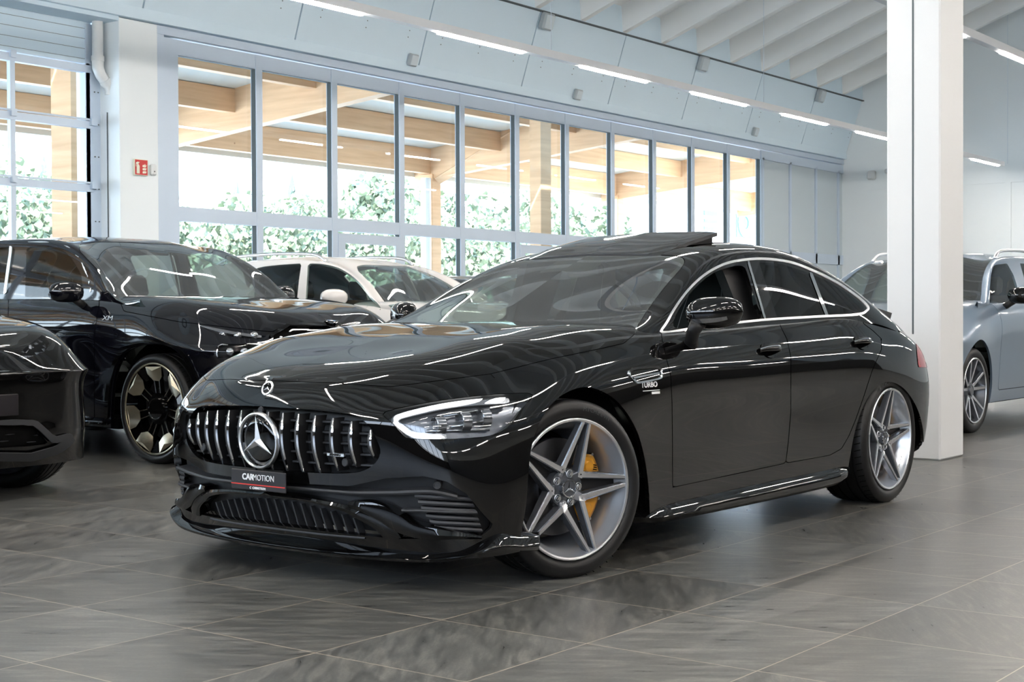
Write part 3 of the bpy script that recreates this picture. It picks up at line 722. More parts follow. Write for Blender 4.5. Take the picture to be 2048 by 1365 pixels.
def wheel(root, C, side, R=.355, Wd=.26, rr=.277, steer=0., style='five', ang=75., caliper='gold_caliper', tyre_seg=72):
    T = Matrix.Translation(C) @ Matrix.Rotation(steer+(0 if side < 0 else PI), 4, 'Z')
    if side > 0: ang = 180-ang
    w = MB()
    rim_prof = [(rr+.004, .012), (rr+.004, -.002), (rr-.001, -.005), (rr-.008, -.003), (rr-.010, .002)]
    w.lathe(rim_prof, 64, 0)
    if style in ('five',):
        w.lathe([(rr-.010, .002), (rr-.016, .022), (rr-.030, .045), (rr-.038, .07), (rr-.045, .11), (rr-.05, Wd-.01), (rr, Wd)], 64, 2)
    else:
        w.lathe([(rr-.010, .002), (rr-.014, .02), (rr-.03, .06), (rr-.045, .12), (rr-.05, Wd-.01), (rr, Wd)], 64, 1)
    k = rr/.277
    if style == 'five':
        for i in range(5):
            q = math.radians(ang+72*i)
            for s in (-1, 1):
                a0 = q+s*math.radians(33); a1 = q+s*math.radians(3.3)
                P0 = (.084*k*math.cos(a0), .034, .084*k*math.sin(a0)); P1 = (.270*k*math.cos(a1), .002, .270*k*math.sin(a1))
                bar3(w, P0, P1, .028*k, .0185*k, .04, .026)
                a2 = q+s*math.radians(26); P2 = (.05*k*math.cos(a2), .05, .05*k*math.sin(a2))
                bar3(w, P2, P0, .03*k, .024*k, .05, .05, 1, 1)
            a = q
            V = [(.06*k*math.cos(a-.5), .085, .06*k*math.sin(a-.5)), (.06*k*math.cos(a+.5), .085, .06*k*math.sin(a+.5)), (.25*k*math.cos(a+.05), .05, .25*k*math.sin(a+.05)), (.25*k*math.cos(a-.05), .05, .25*k*math.sin(a-.05))]
            w.add(V, [(0, 1, 2, 3)], 4)
            # pointed join where two arms meet
            b = q+math.radians(36)
            w.add([(.102*k*math.cos(b), .03, .102*k*math.sin(b)), (.076*k*math.cos(b-.2), .034, .076*k*math.sin(b-.2)), (.066*k*math.cos(b), .04, .066*k*math.sin(b)), (.076*k*math.cos(b+.2), .034, .076*k*math.sin(b+.2))], [(0, 1, 2), (0, 2, 3)], 0)
        w.lathe([(.0, .048), (.078*k, .05), (.084*k, .07), (.084*k, .12)], 48, 1)
    elif style == 'petal':   # ten wide faceted blades of the black sport utility
        for i in range(14):
            q = math.radians(ang+360/14*i); 
            def P(r, a, y): return (r*k*math.cos(q+a), y, r*k*math.sin(q+a))
            wd = .33
            if i % 2 == 0:
                V = [P(.2675, -.30, .001), P(.2675, .27, .001), P(.222, .30, .014), P(.175, .17, .03), P(.170, -.16, .03), P(.205, -.33, .014), P(.232, -.02, -.012)]
                w.add(V, [(0, 1, 6), (1, 2, 6), (2, 3, 6), (3, 4, 6), (4, 5, 6), (5, 0, 6)], 3)
            else:
                V = [P(.268, -.12, .004), P(.268, .12, .004), P(.19, .08, .03), P(.19, -.08, .03)]
                w.add([*V], [(0, 1, 2, 3)], 1)
            if i % 2 == 0:
                bar3(w, P(.09, -.22, .04), P(.19, -.13, .026), .010, .010, .03, .03, 3, 1); bar3(w, P(.09, .22, .04), P(.19, .13, .026), .010, .010, .03, .03, 3, 1); bar3(w, P(.09, 0, .05), P(.2, 0, .04), .05, .05, .03, .03, 1, 1)
        w.lathe([(0, .03), (.098*k, .035), (.104*k, .06), (.104*k, .12)], 10, 1)
    else:
        for i in range(5 if style == 'vee' else 10):
            n_ = 5 if style == 'vee' else 10
            q = math.radians(ang+360/n_*i)
            for s in ((-1, 1) if style == 'vee' else (0,)):
                a0 = q+s*.12; a1 = q+s*.26
                bar3(w, (.05*k*math.cos(a0), .045, .05*k*math.sin(a0)), (.268*k*math.cos(a1), .003, .268*k*math.sin(a1)), .034*k, .026*k, .03, .03, 0 if style == 'vee' else 3)
        w.lathe([(0, .04), (.075*k, .042), (.085*k, .06), (.085*k, .12)], 40, 1)
    mats = ['polished_alloy', 'grey_alloy', 'lip_alloy', 'gold_alloy', 'matte_black']
    if style == 'petal': mats = ['gold_alloy', 'black_paint', 'black_paint', 'gold_alloy']
    if style == 'dark': mats = ['grey_alloy', 'grey_alloy', 'grey_alloy', 'grey_alloy']
    for i, v in enumerate(w.V): w.V[i] = tuple(T @ Vector(v))
    wo = w.build('wheel', mats, root, auto=30)
    t = tyre_mb(R, Wd, rr, tyre_seg); tread_marks(t, R, Wd)
    for i, v in enumerate(t.V): t.V[i] = tuple(T @ Vector(v))
    t.build('tyre', ['rubber', 'void'], wo, auto=50)
    h = MB(); hr = .036*k if style == 'five' else .045*k
    hy = .03
    if style == 'petal': hr = .07*k; hy = .012
    h.lathe([(0, hy), (hr*.86, hy), (hr*.9, hy-.003), (hr, hy-.003), (hr*1.02, hy+.02)], 32, 0)
    if style == 'five':
        h.lathe([(hr*.86, hy-.0005), (hr*.9, hy-.004), (hr, hy-.0035), (hr*1.01, hy+.002)], 32, 1); star_mb(h, hr*.84, hy-.001, hy-.005, 1)
    for i, v in enumerate(h.V): h.V[i] = tuple(T @ Vector(v))
    h.build('hub_cap', ['grey_alloy' if style != 'petal' else 'black_paint', 'chrome'], wo, auto=30)
    if style == 'five':
        for i in range(5):
            q = math.radians(ang+72*i); b = MB()
            b.lathe([(0, .035), (.009, .035), (.0105, .038), (.0105, .06)], 6, 0, Matrix.Translation((.058*k*math.cos(q), 0, .058*k*math.sin(q))))
            b.lathe([(.013, .0465), (.015, .044), (.017, .0465)], 16, 1, Matrix.Translation((.058*k*math.cos(q), 0, .058*k*math.sin(q))))
            for j, v in enumerate(b.V): b.V[j] = tuple(T @ Vector(v))
            b.build('wheel_bolt', ['chrome', 'satin_chrome'], wo, auto=30)
    d = MB(); d.lathe([(.05, .10), (.10, .10), (.10, .115), (.195*k, .115), (.195*k, .145), (.05, .145)], 48, 0)
    for i, v in enumerate(d.V): d.V[i] = tuple(T @ Vector(v))
    d.build('brake_disc', ['disc'], wo, auto=30)
    if caliper:
        c = MB(); n = 16; a0, a1 = -.95, .80
        if side > 0: a0, a1 = PI-.8, PI+.95
        secs = []
        for i in range(n+1):
            a = a0+(a1-a0)*i/n; e = min(i, n-i)/n; th = .62+min(1, e*9)*.38
            r0, r1 = .118*k, .118*k+.09*k*th
            y0 = .082+.012*(1-th)
            secs.append([(r0*math.cos(a), y0+.03, r0*math.sin(a)), (r0*math.cos(a), y0+.004, r0*math.sin(a)), ((r0+.012)*math.cos(a), y0, (r0+.012)*math.sin(a)), ((r1-.016)*math.cos(a), y0, (r1-.016)*math.sin(a)), (r1*math.cos(a), y0+.012, r1*math.sin(a)), (r1*math.cos(a), y0+.07, r1*math.sin(a))])
        V = [v for s_ in secs for v in s_]; F = []
        for i in range(n):
            for j in range(5): F.append((i*6+j, (i+1)*6+j, (i+1)*6+j+1, i*6+j+1))
        F += [tuple(range(6)), tuple(n*6+j for j in range(6))[::-1]]
        c.add(V, F, 0)
        if side < 0:
            for a in (-.62, .48):   # raised pads and screws
                for rr_ in (.16,):
                    c.lathe([(0, .076), (.02, .077), (.026, .084)], 14, 0, Matrix.Translation((rr_*k*math.cos(a), 0, rr_*k*math.sin(a))))
            for a in (.66, .2, -.3, -.75):
                c.lathe([(0, .079), (.006, .079), (.006, .1)], 6, 1, Matrix.Translation((.2*k*math.cos(a), 0, .2*k*math.sin(a))))
            for j in range(4):  # slanted bars of the lettering
                x = .150; z = .085-j*.009
                c.add([(x, .079, z), (x+.03, .079, z-.006), (x+.03, .079, z-.0105), (x, .079, z-.005)], [(0, 1, 2, 3), (3, 2, 1, 0)], 2)
        for i, v in enumerate(c.V): c.V[i] = tuple(T @ Vector(v))
        co = c.build('brake_caliper', [caliper, 'chrome', 'void'], wo, auto=35)
    return wo, T
# ------------------------------------------------------------------ car frame helpers
class Frame:
    def __init__(s, O, A):
        s.O = np.array(O, float); s.A = A; c, n = math.cos(A), math.sin(A); s.M = np.array([[c, -n, 0], [n, c, 0], [0, 0, 1.]])
    def px(s, V):
        D = V@s.M.T+s.O-CPOS; d = D@CFW
        return np.stack([1024+CF*(D@CRT)/d, 682.5-CF*(D@CUP)/d], 1)
def zpx(o, l, P):   # zoomed pixel -> frame pixel
    return None
def on_surface(s, yz, xmax):
    """x on the nose surface at lateral y, height z"""
    V = s.V; m = V[:, 0] < xmax; V = V[m]; N = s.N[m]; out = []
    for y, z in yz:
        d = (V[:, 1]-y)**2+(V[:, 2]-z)**2+np.where(N[:, 0] < -.05, 0, 1)
        i = int(np.argmin(d)); n = N[i]; nx = n[0] if abs(n[0]) > .15 else -.15
        out.append(V[i, 0]-(n[1]*(y-V[i, 1])+n[2]*(z-V[i, 2]))/nx)
    return np.array(out)
# ------------------------------------------------------------------ the black fastback in front
GT = Frame((1.53, .425, 0), -.02)
gt = empty('fastback_car', (1.53, .425, 0), -.02, 'glossy black four-door fastback with a vertical-slat grille, nearest car on the tiled floor', 'car')
def body_net():
    # every row is one station round the plan outline, from the nose to the tail: ten points from sill to centre line (y > 0)
    R = []
    def r(*p): R.append(p)
    r((-.66,0,.13),(-.735,0,.24),(-.765,0,.36),(-.785,0,.5),(-.79,0,.61),(-.778,0,.69),(-.755,0,.75),(-.745,0,.77),(-.735,0,.785),(-.72,0,.795))
    r((-.65,.29,.13),(-.725,.27,.24),(-.75,.27,.36),(-.77,.26,.5),(-.775,.26,.61),(-.76,.26,.69),(-.735,.25,.75),(-.705,.21,.785),(-.69,.11,.80),(-.68,0,.805))
    r((-.61,.58,.13),(-.67,.53,.24),(-.69,.52,.36),(-.712,.52,.5),(-.715,.52,.61),(-.70,.51,.68),(-.655,.50,.745),(-.60,.44,.81),(-.59,.23,.835),(-.58,0,.84))
    r((-.56,.76,.135),(-.60,.74,.24),(-.62,.735,.36),(-.645,.72,.5),(-.645,.70,.61),(-.62,.685,.69),(-.55,.67,.765),(-.47,.56,.852),(-.45,.3,.872),(-.44,0,.876))
    r((-.47,.88,.14),(-.49,.87,.25),(-.50,.87,.37),(-.51,.855,.5),(-.49,.835,.62),(-.455,.80,.71),(-.36,.755,.81),(-.31,.61,.893),(-.28,.32,.905),(-.27,0,.91))
    r((-.28,.93,.15),(-.29,.935,.26),(-.29,.945,.37),(-.28,.945,.5),(-.26,.92,.65),(-.22,.865,.755),(-.15,.79,.865),(-.12,.63,.938),(-.11,.33,.942),(-.1,0,.945))
    r((0,.93,.16),(0,.94,.26),(0,.955,.40),(0,.962,.57),(.01,.945,.72),(.02,.885,.83),(.05,.805,.905),(.07,.64,.965),(.08,.34,.97),(.09,0,.972))
    r((.35,.915,.17),(.35,.925,.26),(.35,.942,.42),(.35,.955,.60),(.35,.95,.76),(.35,.885,.885),(.36,.81,.945),(.36,.66,.995),(.355,.34,1.0),(.35,0,1.002))
    r((.7,.90,.175),(.7,.915,.26),(.7,.935,.43),(.7,.95,.62),(.7,.953,.80),(.7,.875,.93),(.69,.80,.975),(.69,.67,1.0),(.7,.34,1.012),(.7,0,1.015))
    r((1.2,.895,.175),(1.2,.912,.26),(1.2,.932,.43),(1.2,.95,.63),(1.2,.955,.82),(1.2,.858,.965),(1.2,.78,.985),(1.2,.6,.995),(1.2,.3,1.0),(1.2,0,1.0))
    r((1.75,.895,.175),(1.75,.912,.26),(1.75,.932,.43),(1.75,.95,.63),(1.75,.957,.83),(1.75,.853,.982),(1.75,.78,1.0),(1.75,.6,1.005),(1.75,.3,1.01),(1.75,0,1.01))
    r((2.3,.90,.175),(2.3,.915,.26),(2.3,.935,.43),(2.3,.952,.63),(2.3,.958,.84),(2.3,.848,1.002),(2.3,.78,1.02),(2.3,.6,1.02),(2.3,.3,1.02),(2.3,0,1.02))
    r((2.68,.91,.175),(2.68,.925,.27),(2.68,.945,.43),(2.68,.962,.63),(2.68,.962,.84),(2.68,.85,1.005),(2.68,.78,1.03),(2.68,.6,1.03),(2.68,.3,1.03),(2.68,0,1.03))
    r((2.98,.92,.18),(2.98,.935,.28),(2.98,.955,.43),(2.98,.968,.62),(2.98,.960,.81),(2.98,.865,.965),(2.98,.79,1.02),(2.98,.6,1.04),(2.98,.3,1.05),(2.98,0,1.05))
    r((3.30,.90,.19),(3.32,.925,.28),(3.33,.945,.43),(3.34,.952,.62),(3.34,.935,.79),(3.34,.865,.915),(3.33,.78,.98),(3.33,.6,1.02),(3.33,.3,1.03),(3.33,0,1.03))
    r((3.52,.86,.20),(3.56,.88,.28),(3.60,.89,.43),(3.62,.89,.62),(3.60,.875,.76),(3.57,.82,.87),(3.54,.74,.93),(3.53,.57,.97),(3.53,.3,.98),(3.53,0,.98))
    r((3.64,.74,.22),(3.70,.76,.30),(3.76,.775,.45),(3.79,.775,.62),(3.76,.76,.75),(3.72,.72,.84),(3.69,.65,.89),(3.69,.5,.93),(3.69,.25,.94),(3.69,0,.94))
    r((3.72,.5,.24),(3.80,.52,.32),(3.88,.53,.47),(3.91,.53,.62),(3.88,.52,.75),(3.85,.5,.83),(3.82,.45,.875),(3.80,.36,.905),(3.80,.18,.915),(3.80,0,.915))
    r((3.76,0,.25),(3.84,0,.33),(3.93,0,.48),(3.96,0,.62),(3.93,0,.75),(3.90,0,.83),(3.87,0,.87),(3.86,0,.895),(3.855,0,.9),(3.85,0,.905))
    a = np.array(R, float); a[..., 1] *= -1; return a
def roof_net():
    R = []
    def r(x, *p): R.append([(x, y, z) for y, z in p])
    r(.45,(.84,.86),(.83,.90),(.81,.92),(.78,.93),(.70,.94),(.35,.95),(0,.955))
    r(.66,(.855,.90),(.845,.935),(.83,.955),(.80,.975),(.70,.985),(.35,1.015),(0,1.035))
    r(.90,(.850,.93),(.84,.965),(.815,1.015),(.785,1.045),(.70,1.062),(.35,1.115),(0,1.135))
    r(1.2,(.845,.945),(.825,1.03),(.765,1.145),(.725,1.19),(.635,1.212),(.32,1.25),(0,1.265))
    r(1.5,(.845,.96),(.80,1.07),(.715,1.245),(.67,1.300),(.585,1.335),(.3,1.362),(0,1.37))
    r(1.8,(.842,.965),(.79,1.09),(.69,1.290),(.645,1.350),(.56,1.385),(.3,1.408),(0,1.415))
    r(2.1,(.840,.975),(.785,1.10),(.68,1.305),(.635,1.365),(.552,1.400),(.3,1.425),(0,1.432))
    r(2.4,(.838,.985),(.785,1.10),(.68,1.29),(.637,1.35),(.552,1.388),(.3,1.415),(0,1.422))
    r(2.7,(.838,.99),(.795,1.08),(.70,1.235),(.655,1.29),(.562,1.333),(.3,1.37),(0,1.38))
    r(3.0,(.84,.985),(.81,1.035),(.735,1.145),(.68,1.20),(.575,1.245),(.3,1.285),(0,1.297))
    r(3.3,(.85,.93),(.82,.97),(.76,1.035),(.70,1.075),(.585,1.13),(.3,1.17),(0,1.18))
    r(3.6,(.80,.86),(.77,.895),(.72,.935),(.66,.96),(.56,1.0),(.3,1.04),(0,1.05))
    r(3.88,(.60,.80),(.58,.83),(.55,.86),(.5,.875),(.43,.89),(.22,.905),(0,.91))
    a = np.array(R, float); a[..., 1] *= -1; return a
G, iu, iv = loft(body_net(), 300, 96); body = grid_surface(G, iu, iv)
if body.N[np.argmin(abs(body.Q[:, 0]-10)+abs(body.Q[:, 1]-3))][1] > 0: body = S(body.V, -body.N, [f[::-1] for f in body.F], body.Q)
G, iu, iv = loft(roof_net(), 190, 64); roof = grid_surface(G, iu, iv)
if roof.N[np.argmin(abs(roof.Q[:, 0]-6)+abs(roof.Q[:, 1]-1))][1] > 0: roof = S(roof.V, -roof.N, [f[::-1] for f in roof.F], roof.Q)
BODY0, ROOF0 = body, roof
# outlines as the camera sees them, laid onto the curved panels
P_ARCH_F = smooth_poly([(1042,1120),(1052,1010),(1062,900),(1083,838),(1118,795),(1165,775),(1208,785),(1245,815),(1276,868),(1293,940),(1299,1010),(1296,1080),(1250,1200),(1100,1220)], 6)
P_ARCH_R = smooth_poly([(1692,990),(1700,915),(1714,848),(1738,792),(1772,765),(1805,775),(1832,812),(1846,860),(1845,920),(1825,985),(1780,1040),(1715,1040)], 6)
P_LAMP = smooth_poly([(764,829),(783,820),(835,809),(887,800),(959,791),(1012,787.5),(1066,788.5),(1044,819),(1025,847),(1000,866),(969,875),(887,880),(819,878),(803,869),(784,847)], 4)
P_GRILLE = smooth_poly([(440,810),(520,812.8),(615,820),(700,829),(724,839),(742,858),(756,886),(761,905),(753,924),(734,939),(703,947),(640,947),(552,941),(440,930),(380,880)], 5)
P_LOW = np.array([(300,950),(480,955),(600,968),(700,973),(773,957),(847,953),(894,964),(934,989),(964,1026),(988,1052),(963,1073),(900,1077),(803,1079),(700,1070),(560,1052),(300,1020)])
P_DOOR_F = [(1322,600),(1323,672),(1332,714),(1341.6,753),(1344,802),(1345,890),(1345,975.5),(1450,953),(1571.5,927),(1577,881),(1581.7,824),(1581.7,714),(1573.7,678.6),(1560.6,652),(1554,600)]
P_DOOR_R = [(1554,600),(1560.6,652),(1573.7,678.6),(1581.7,714),(1581.7,824),(1577,881),(1571.5,927),(1660,911),(1683,898),(1698,872),(1712,838),(1727,795),(1745,740),(1762.8,700),(1762.8,678),(1745,661),(1727,648),(1715,600)]
P_HOOD = [(300,764),(411,761.3),(533,761.8),(662,766),(780,774),(830,768),(981,748.4),(1100,718.7),(1200,698),(1247,687.5),(1269,669),(1280,640),(1285,560),(300,400)]
def lim(f, ok, s=1): return np.where(ok, f, -50*s)
GAP = 1.3
b = body; px = GT.px(b.V)
b = clip(b, lim(sdf(px, P_ARCH_F), (b.V[:, 0] > -.6) & (b.V[:, 0] < .8) & (b.V[:, 2] < .9)), -1)
px = GT.px(b.V); b = clip(b, lim(sdf(px, P_ARCH_R), (b.V[:, 0] > 2.2) & (b.V[:, 0] < 3.6) & (b.V[:, 2] < .9)), -1)
# open the cabin: the shelf under the glasshouse goes
b = clip(b, np.maximum(5.12-b.Q[:, 1], np.maximum(8.55-b.Q[:, 0], b.Q[:, 0]-13.9)*3))
arch_cut = b
inner = b.offset(-.014)
px = GT.px(b.V); fr = b.V[:, 0] < -.0
front_ok = (b.Q[:, 0] < 6) & (b.V[:, 0] < 0)
b = clip(b, lim(sdf(px, P_LAMP), front_ok & (b.V[:, 2] > .5)), -1)
px = GT.px(b.V); b = clip(b, lim(sdf(px, P_GRILLE), (b.Q[:, 0] < 3.4) & (b.V[:, 2] > .38)), -1)
px = GT.px(b.V); b = clip(b, lim(sdf(px, P_LOW), (b.Q[:, 0] < 5.6) & (b.V[:, 2] < .5)), -1)
def carve(b, poly, ok, name):
    """cut a panel with a narrow gap out of the body"""
    f = lim(sdf(GT.px(b.V), poly), ok(b)); p = clip(b, f-GAP*.5)
    f = lim(sdf(GT.px(b.V), poly), ok(b)); r = clip(b, f+GAP*.5, -1)
    return p, r
hood, b = carve(b, P_HOOD, lambda q: (q.Q[:, 0] < 8.6) & (q.Q[:, 1] > 3.5), 'hood')
doorf, b = carve(b, P_DOOR_F, lambda q: (q.Q[:, 0] > 7.3) & (q.Q[:, 0] < 12) & (q.Q[:, 1] < 5.5), 'door')
doorr, b = carve(b, P_DOOR_R, lambda q: (q.Q[:, 0] > 9.3) & (q.Q[:, 0] < 15) & (q.Q[:, 1] < 5.5), 'door')
put('body_shell', join(b, b.mirror()), 'black_paint', gt, .018)
put('hood', join(hood, hood.mirror()), 'black_paint', gt, .012)
for m in (0, 1):
    for nm, d in (('front_door', doorf), ('rear_door', doorr)):
        q = d.mirror() if m else d
        put(nm, q, 'black_paint', gt, .012)
ic = inner
ic = clip(ic, lim(sdf(GT.px(ic.V), P_GRILLE)+6, (ic.Q[:, 0] < 3.6) & (ic.V[:, 2] > .36)), -1)
ic = clip(ic, lim(sdf(GT.px(ic.V), P_LAMP)+5, (ic.Q[:, 0] < 6) & (ic.V[:, 2] > .5)), -1)
ic = clip(ic, lim(sdf(GT.px(ic.V), P_LOW)+5, (ic.Q[:, 0] < 5.8) & (ic.V[:, 2] < .52)), -1)
put('inner_shell', join(ic, ic.mirror()), 'void', gt)
# glasshouse
W_OUT = smooth_poly([(1322,668),(1332,643),(1349.5,612.7),(1376,577.5),(1406.7,549),(1441.8,529),(1477,519.5),(1525,516),(1578,522.5),(1622,538),(1675,564),(1719,595),(1737.5,614),(1734,624),(1714.5,632),(1640,636),(1552,641),(1495,646),(1400,657)], 4)
W_FRONT = smooth_poly([(1349,655),(1352,630),(1372,598),(1400,567),(1430,545),(1462,534),(1484,532),(1492,540),(1502,572),(1514,610),(1521,637),(1450,648),(1390,655)], 4)
W_MID = [(1518,525),(1562,528),(1618,546),(1633,585),(1650,631),(1600,633),(1554,635),(1536,580)]
W_REAR = [(1624,549),(1660,565),(1700,590),(1727,612),(1728,620),(1712,627),(1656,630.5),(1640,590)]
P_WS = smooth_poly([(900,503),(1100,503),(1228,507),(1345,512),(1366,517),(1366,532),(1331,573),(1297,618),(1276,650),(1240,690),(900,690)], 4)
g = roof
sidez = lambda q: (q.Q[:, 1] < 3.4)
f = lim(sdf(GT.px(g.V), W_OUT), sidez(g)); frame = clip(g, f); g = clip(g, f, -1)
wsok = lambda q: (q.V[:, 0] < 1.75) & (q.Q[:, 1] > 2.6)
f = lim(sdf(GT.px(g.V), P_WS), wsok(g)); ws = clip(g, f-.8); g = clip(g, f+.8, -1)
# rear window: a panel on the tail slope
def box2(q, x0, x1, v0): return np.minimum(np.minimum(q.V[:, 0]-x0, x1-q.V[:, 0]), (q.Q[:, 1]-v0)*.12)
rw = clip(g, box2(g, 2.72, 3.62, 3.9)); g = clip(g, box2(g, 2.72, 3.62, 3.9), -1)
sr = clip(g, box2(g, 1.62, 2.02, 4.3)); g = clip(g, box2(g, 1.62, 2.02, 4.3), -1)
put('roof', join(g, g.mirror()), 'black_paint', gt, .02)
put('windshield', join(ws, ws.mirror()), 'windscreen', gt)
wsf = clip(ws, sdf(GT.px(ws.V), P_WS)-9, -1).offset(-.004); put('windshield_seal', join(wsf, wsf.mirror()), 'matte_black', gt)
put('rear_window', join(rw, rw.mirror()), 'privacy', gt)
fo = sdf(GT.px(frame.V), W_OUT); chrome = clip(frame, fo-4.6, -1); rest = clip(frame, fo-4.6)
def ins(q, poly): return sdf(GT.px(q.V), poly)
seal = clip(rest, ins(rest, W_FRONT)+0, -1); seal = clip(seal, ins(seal, W_MID), -1); seal = clip(seal, ins(seal, W_REAR), -1)
mid = clip(rest, ins(rest, W_MID)); rear = clip(rest, ins(rest, W_REAR)); frontp = clip(rest, ins(rest, W_FRONT))
for m in (0, 1):
    X = (lambda q: q.mirror()) if m else (lambda q: q)
    ch = X(chrome).offset(.004)
    put('window_chrome', ch, 'satin_chrome', gt, .012)
    put('window_frame', X(seal), 'black_paint', gt, .02)
    put('rear_side_window', X(mid), 'privacy', gt); put('quarter_window', X(rear), 'privacy', gt)
    if m: put('front_side_window', X(frontp), 'side_glass', gt)
    for (a, bb, w_) in (((1496,524),(1529,637),2.2), ((1621,547),(1653,631),3.0)):
        d = np.array(bb, float)-np.array(a); L = np.linalg.norm(d); nn = np.array([-d[1], d[0]])/L
        pp = GT.px(rest.V)-np.array(a); t = pp@d/L; sd = w_-abs(pp@nn)
        st = clip(rest, np.minimum(sd, np.minimum(t+2, L+2-t)))
        put('pillar_trim', X(st).offset(.003), 'chrome', gt)
# sunroof panel, tilted open at its rear edge
def surf_z(s_, x, y):
    V = s_.V; d = (V[:, 0]-x)**2+(V[:, 1]-y)**2; i = int(np.argmin(d)); n = s_.N[i]
    return V[i, 2]-(n[0]*(x-V[i, 0])+n[1]*(y-V[i, 1]))/n[2]
srm = MB(); nx, ny = 16, 24; x0, x1, hw = 1.42, 1.965, .43
for i in range(nx+1):
    for j in range(ny+1):
        x = x0+(x1-x0)*i/nx; y = -hw+2*hw*j/ny; e = (abs(y)/hw)**8*.006
        z = surf_z(ROOF0, x, -abs(y))+.006+.052*max(0, (x-1.50)/(x1-1.50))**1.25-e
        srm.V.append((x, y, z))
for i in range(nx+1):
    for j in range(ny+1):
        x, y, z = srm.V[i*(ny+1)+j]; srm.V.append((x, y, z-.018))
K = (nx+1)*(ny+1)
for i in range(nx):
    for j in range(ny):
        q = (i*(ny+1)+j, (i+1)*(ny+1)+j, (i+1)*(ny+1)+j+1, i*(ny+1)+j+1); srm.F.append(q); srm.m.append(0); srm.F.append(tuple(v+K for v in q[::-1])); srm.m.append(1)
def ring_edge(a, b): srm.F.append((a, b, b+K, a+K)); srm.m.append(1)
for j in range(ny): ring_edge(j+1, j); ring_edge(nx*(ny+1)+j, nx*(ny+1)+j+1)
for i in range(nx): ring_edge(i*(ny+1), (i+1)*(ny+1)); ring_edge((i+1)*(ny+1)+ny, i*(ny+1)+ny)
sro = srm.build('sunroof_panel', ['black_paint', 'dark_plastic'], gt, auto=35)
m = MB()
for s_ in (-1, 1):
    m.add([(1.60, s_*(hw-.02), surf_z(ROOF0, 1.6, -hw)+.005), (1.95, s_*(hw-.02), surf_z(ROOF0, 1.95, -hw)-.002), (1.95, s_*(hw-.02), surf_z(ROOF0, 1.95, -hw)+.045), (1.60, s_*(hw-.02), surf_z(ROOF0, 1.6, -hw)+.012)], [(0, 1, 2, 3), (3, 2, 1, 0)], 0)
m.build('sunroof_bellows', ['dark_plastic'], sro)
# underbody and wheel housings
m = MB(); m.box((-.45, -.62, .19), (3.6, .62, .24)); m.box((.6, -.86, .17), (2.42, .86, .22)); m.build('underbody', ['void'], gt)
for (cx, cz, rad) in ((.06, .36, .455), (2.95, .36, .46)):
    for s_ in (-1, 1):
        q = MB(); ys = (.85 if cx < 1 else .87, .60)
        V = []; n = 26
        for k in range(n+1):
            a = -.35+(PI+.7)*k/n
            for y in ys: V.append((cx+rad*math.cos(a), s_*y, min(cz+rad*math.sin(a), .80)))
        F = [(2*k, 2*k+1, 2*k+3, 2*k+2) for k in range(n)]
        q.add(V, F); q.add([(cx, s_*.60, cz)]+[V[2*k+1] for k in range(n+1)], [(0, k, k+1) for k in range(1, n+1)])
        q.build('wheel_housing', ['void'], gt, smooth=True)
# wheels
WF = wheel(gt, (.0, -.938, .352), -1, steer=math.radians(-15.5), ang=75)
wheel(gt, (.0, .938, .352), 1, steer=math.radians(-15.5), ang=40)
WR = wheel(gt, (2.951, -.945, .352), -1, ang=82, Wd=.29)
wheel(gt, (2.951, .945, .352), 1, ang=20, Wd=.29)

def arc_text(name, s_, rad, a_mid, size, T, mat, parent, y=-.0105, bold=0.):
    """letters along the sidewall or rim, tops outward"""
    ad = size*.74/rad; m = MB(); n = len(s_)
    for i, c in enumerate(s_):
        if c == ' ': continue
        a = a_mid-(i-(n-1)/2)*ad
        e = Vector((math.cos(a), 0, math.sin(a))); t = Vector((math.sin(a), 0, -math.cos(a)))
        o_ = Vector((0, -1, 0)); M4 = Matrix.Identity(4)
        for r_ in range(3): M4[r_][0] = t[r_]; M4[r_][1] = e[r_]; M4[r_][2] = o_[r_]; M4[r_][3] = e[r_]*rad+(y if r_ == 1 else 0)
        o = text('t', c, size, T @ M4, mat, parent, ext=.0004, bold=bold)
        k = len(m.V); m.V += [tuple(v.co) for v in o.data.vertices]
        for p in o.data.polygons: m.F.append(tuple(j+k for j in p.vertices)); m.m.append(0)
        bpy.data.objects.remove(o)
    return m.build(name, [mat], parent)
arc_text('tyre_lettering', 'MICHELIN', .318, math.radians(104), .030, WR[1], 'grey_letter', WR[0], bold=.0008)
arc_text('tyre_lettering', 'MICHELIN', .318, math.radians(70), .024, WF[1], 'grey_letter', WF[0])
arc_text('rim_lettering', '///AMG', .2485, math.radians(-38), .022, WR[1], 'white_ink', WR[0], y=.031, bold=.0006)
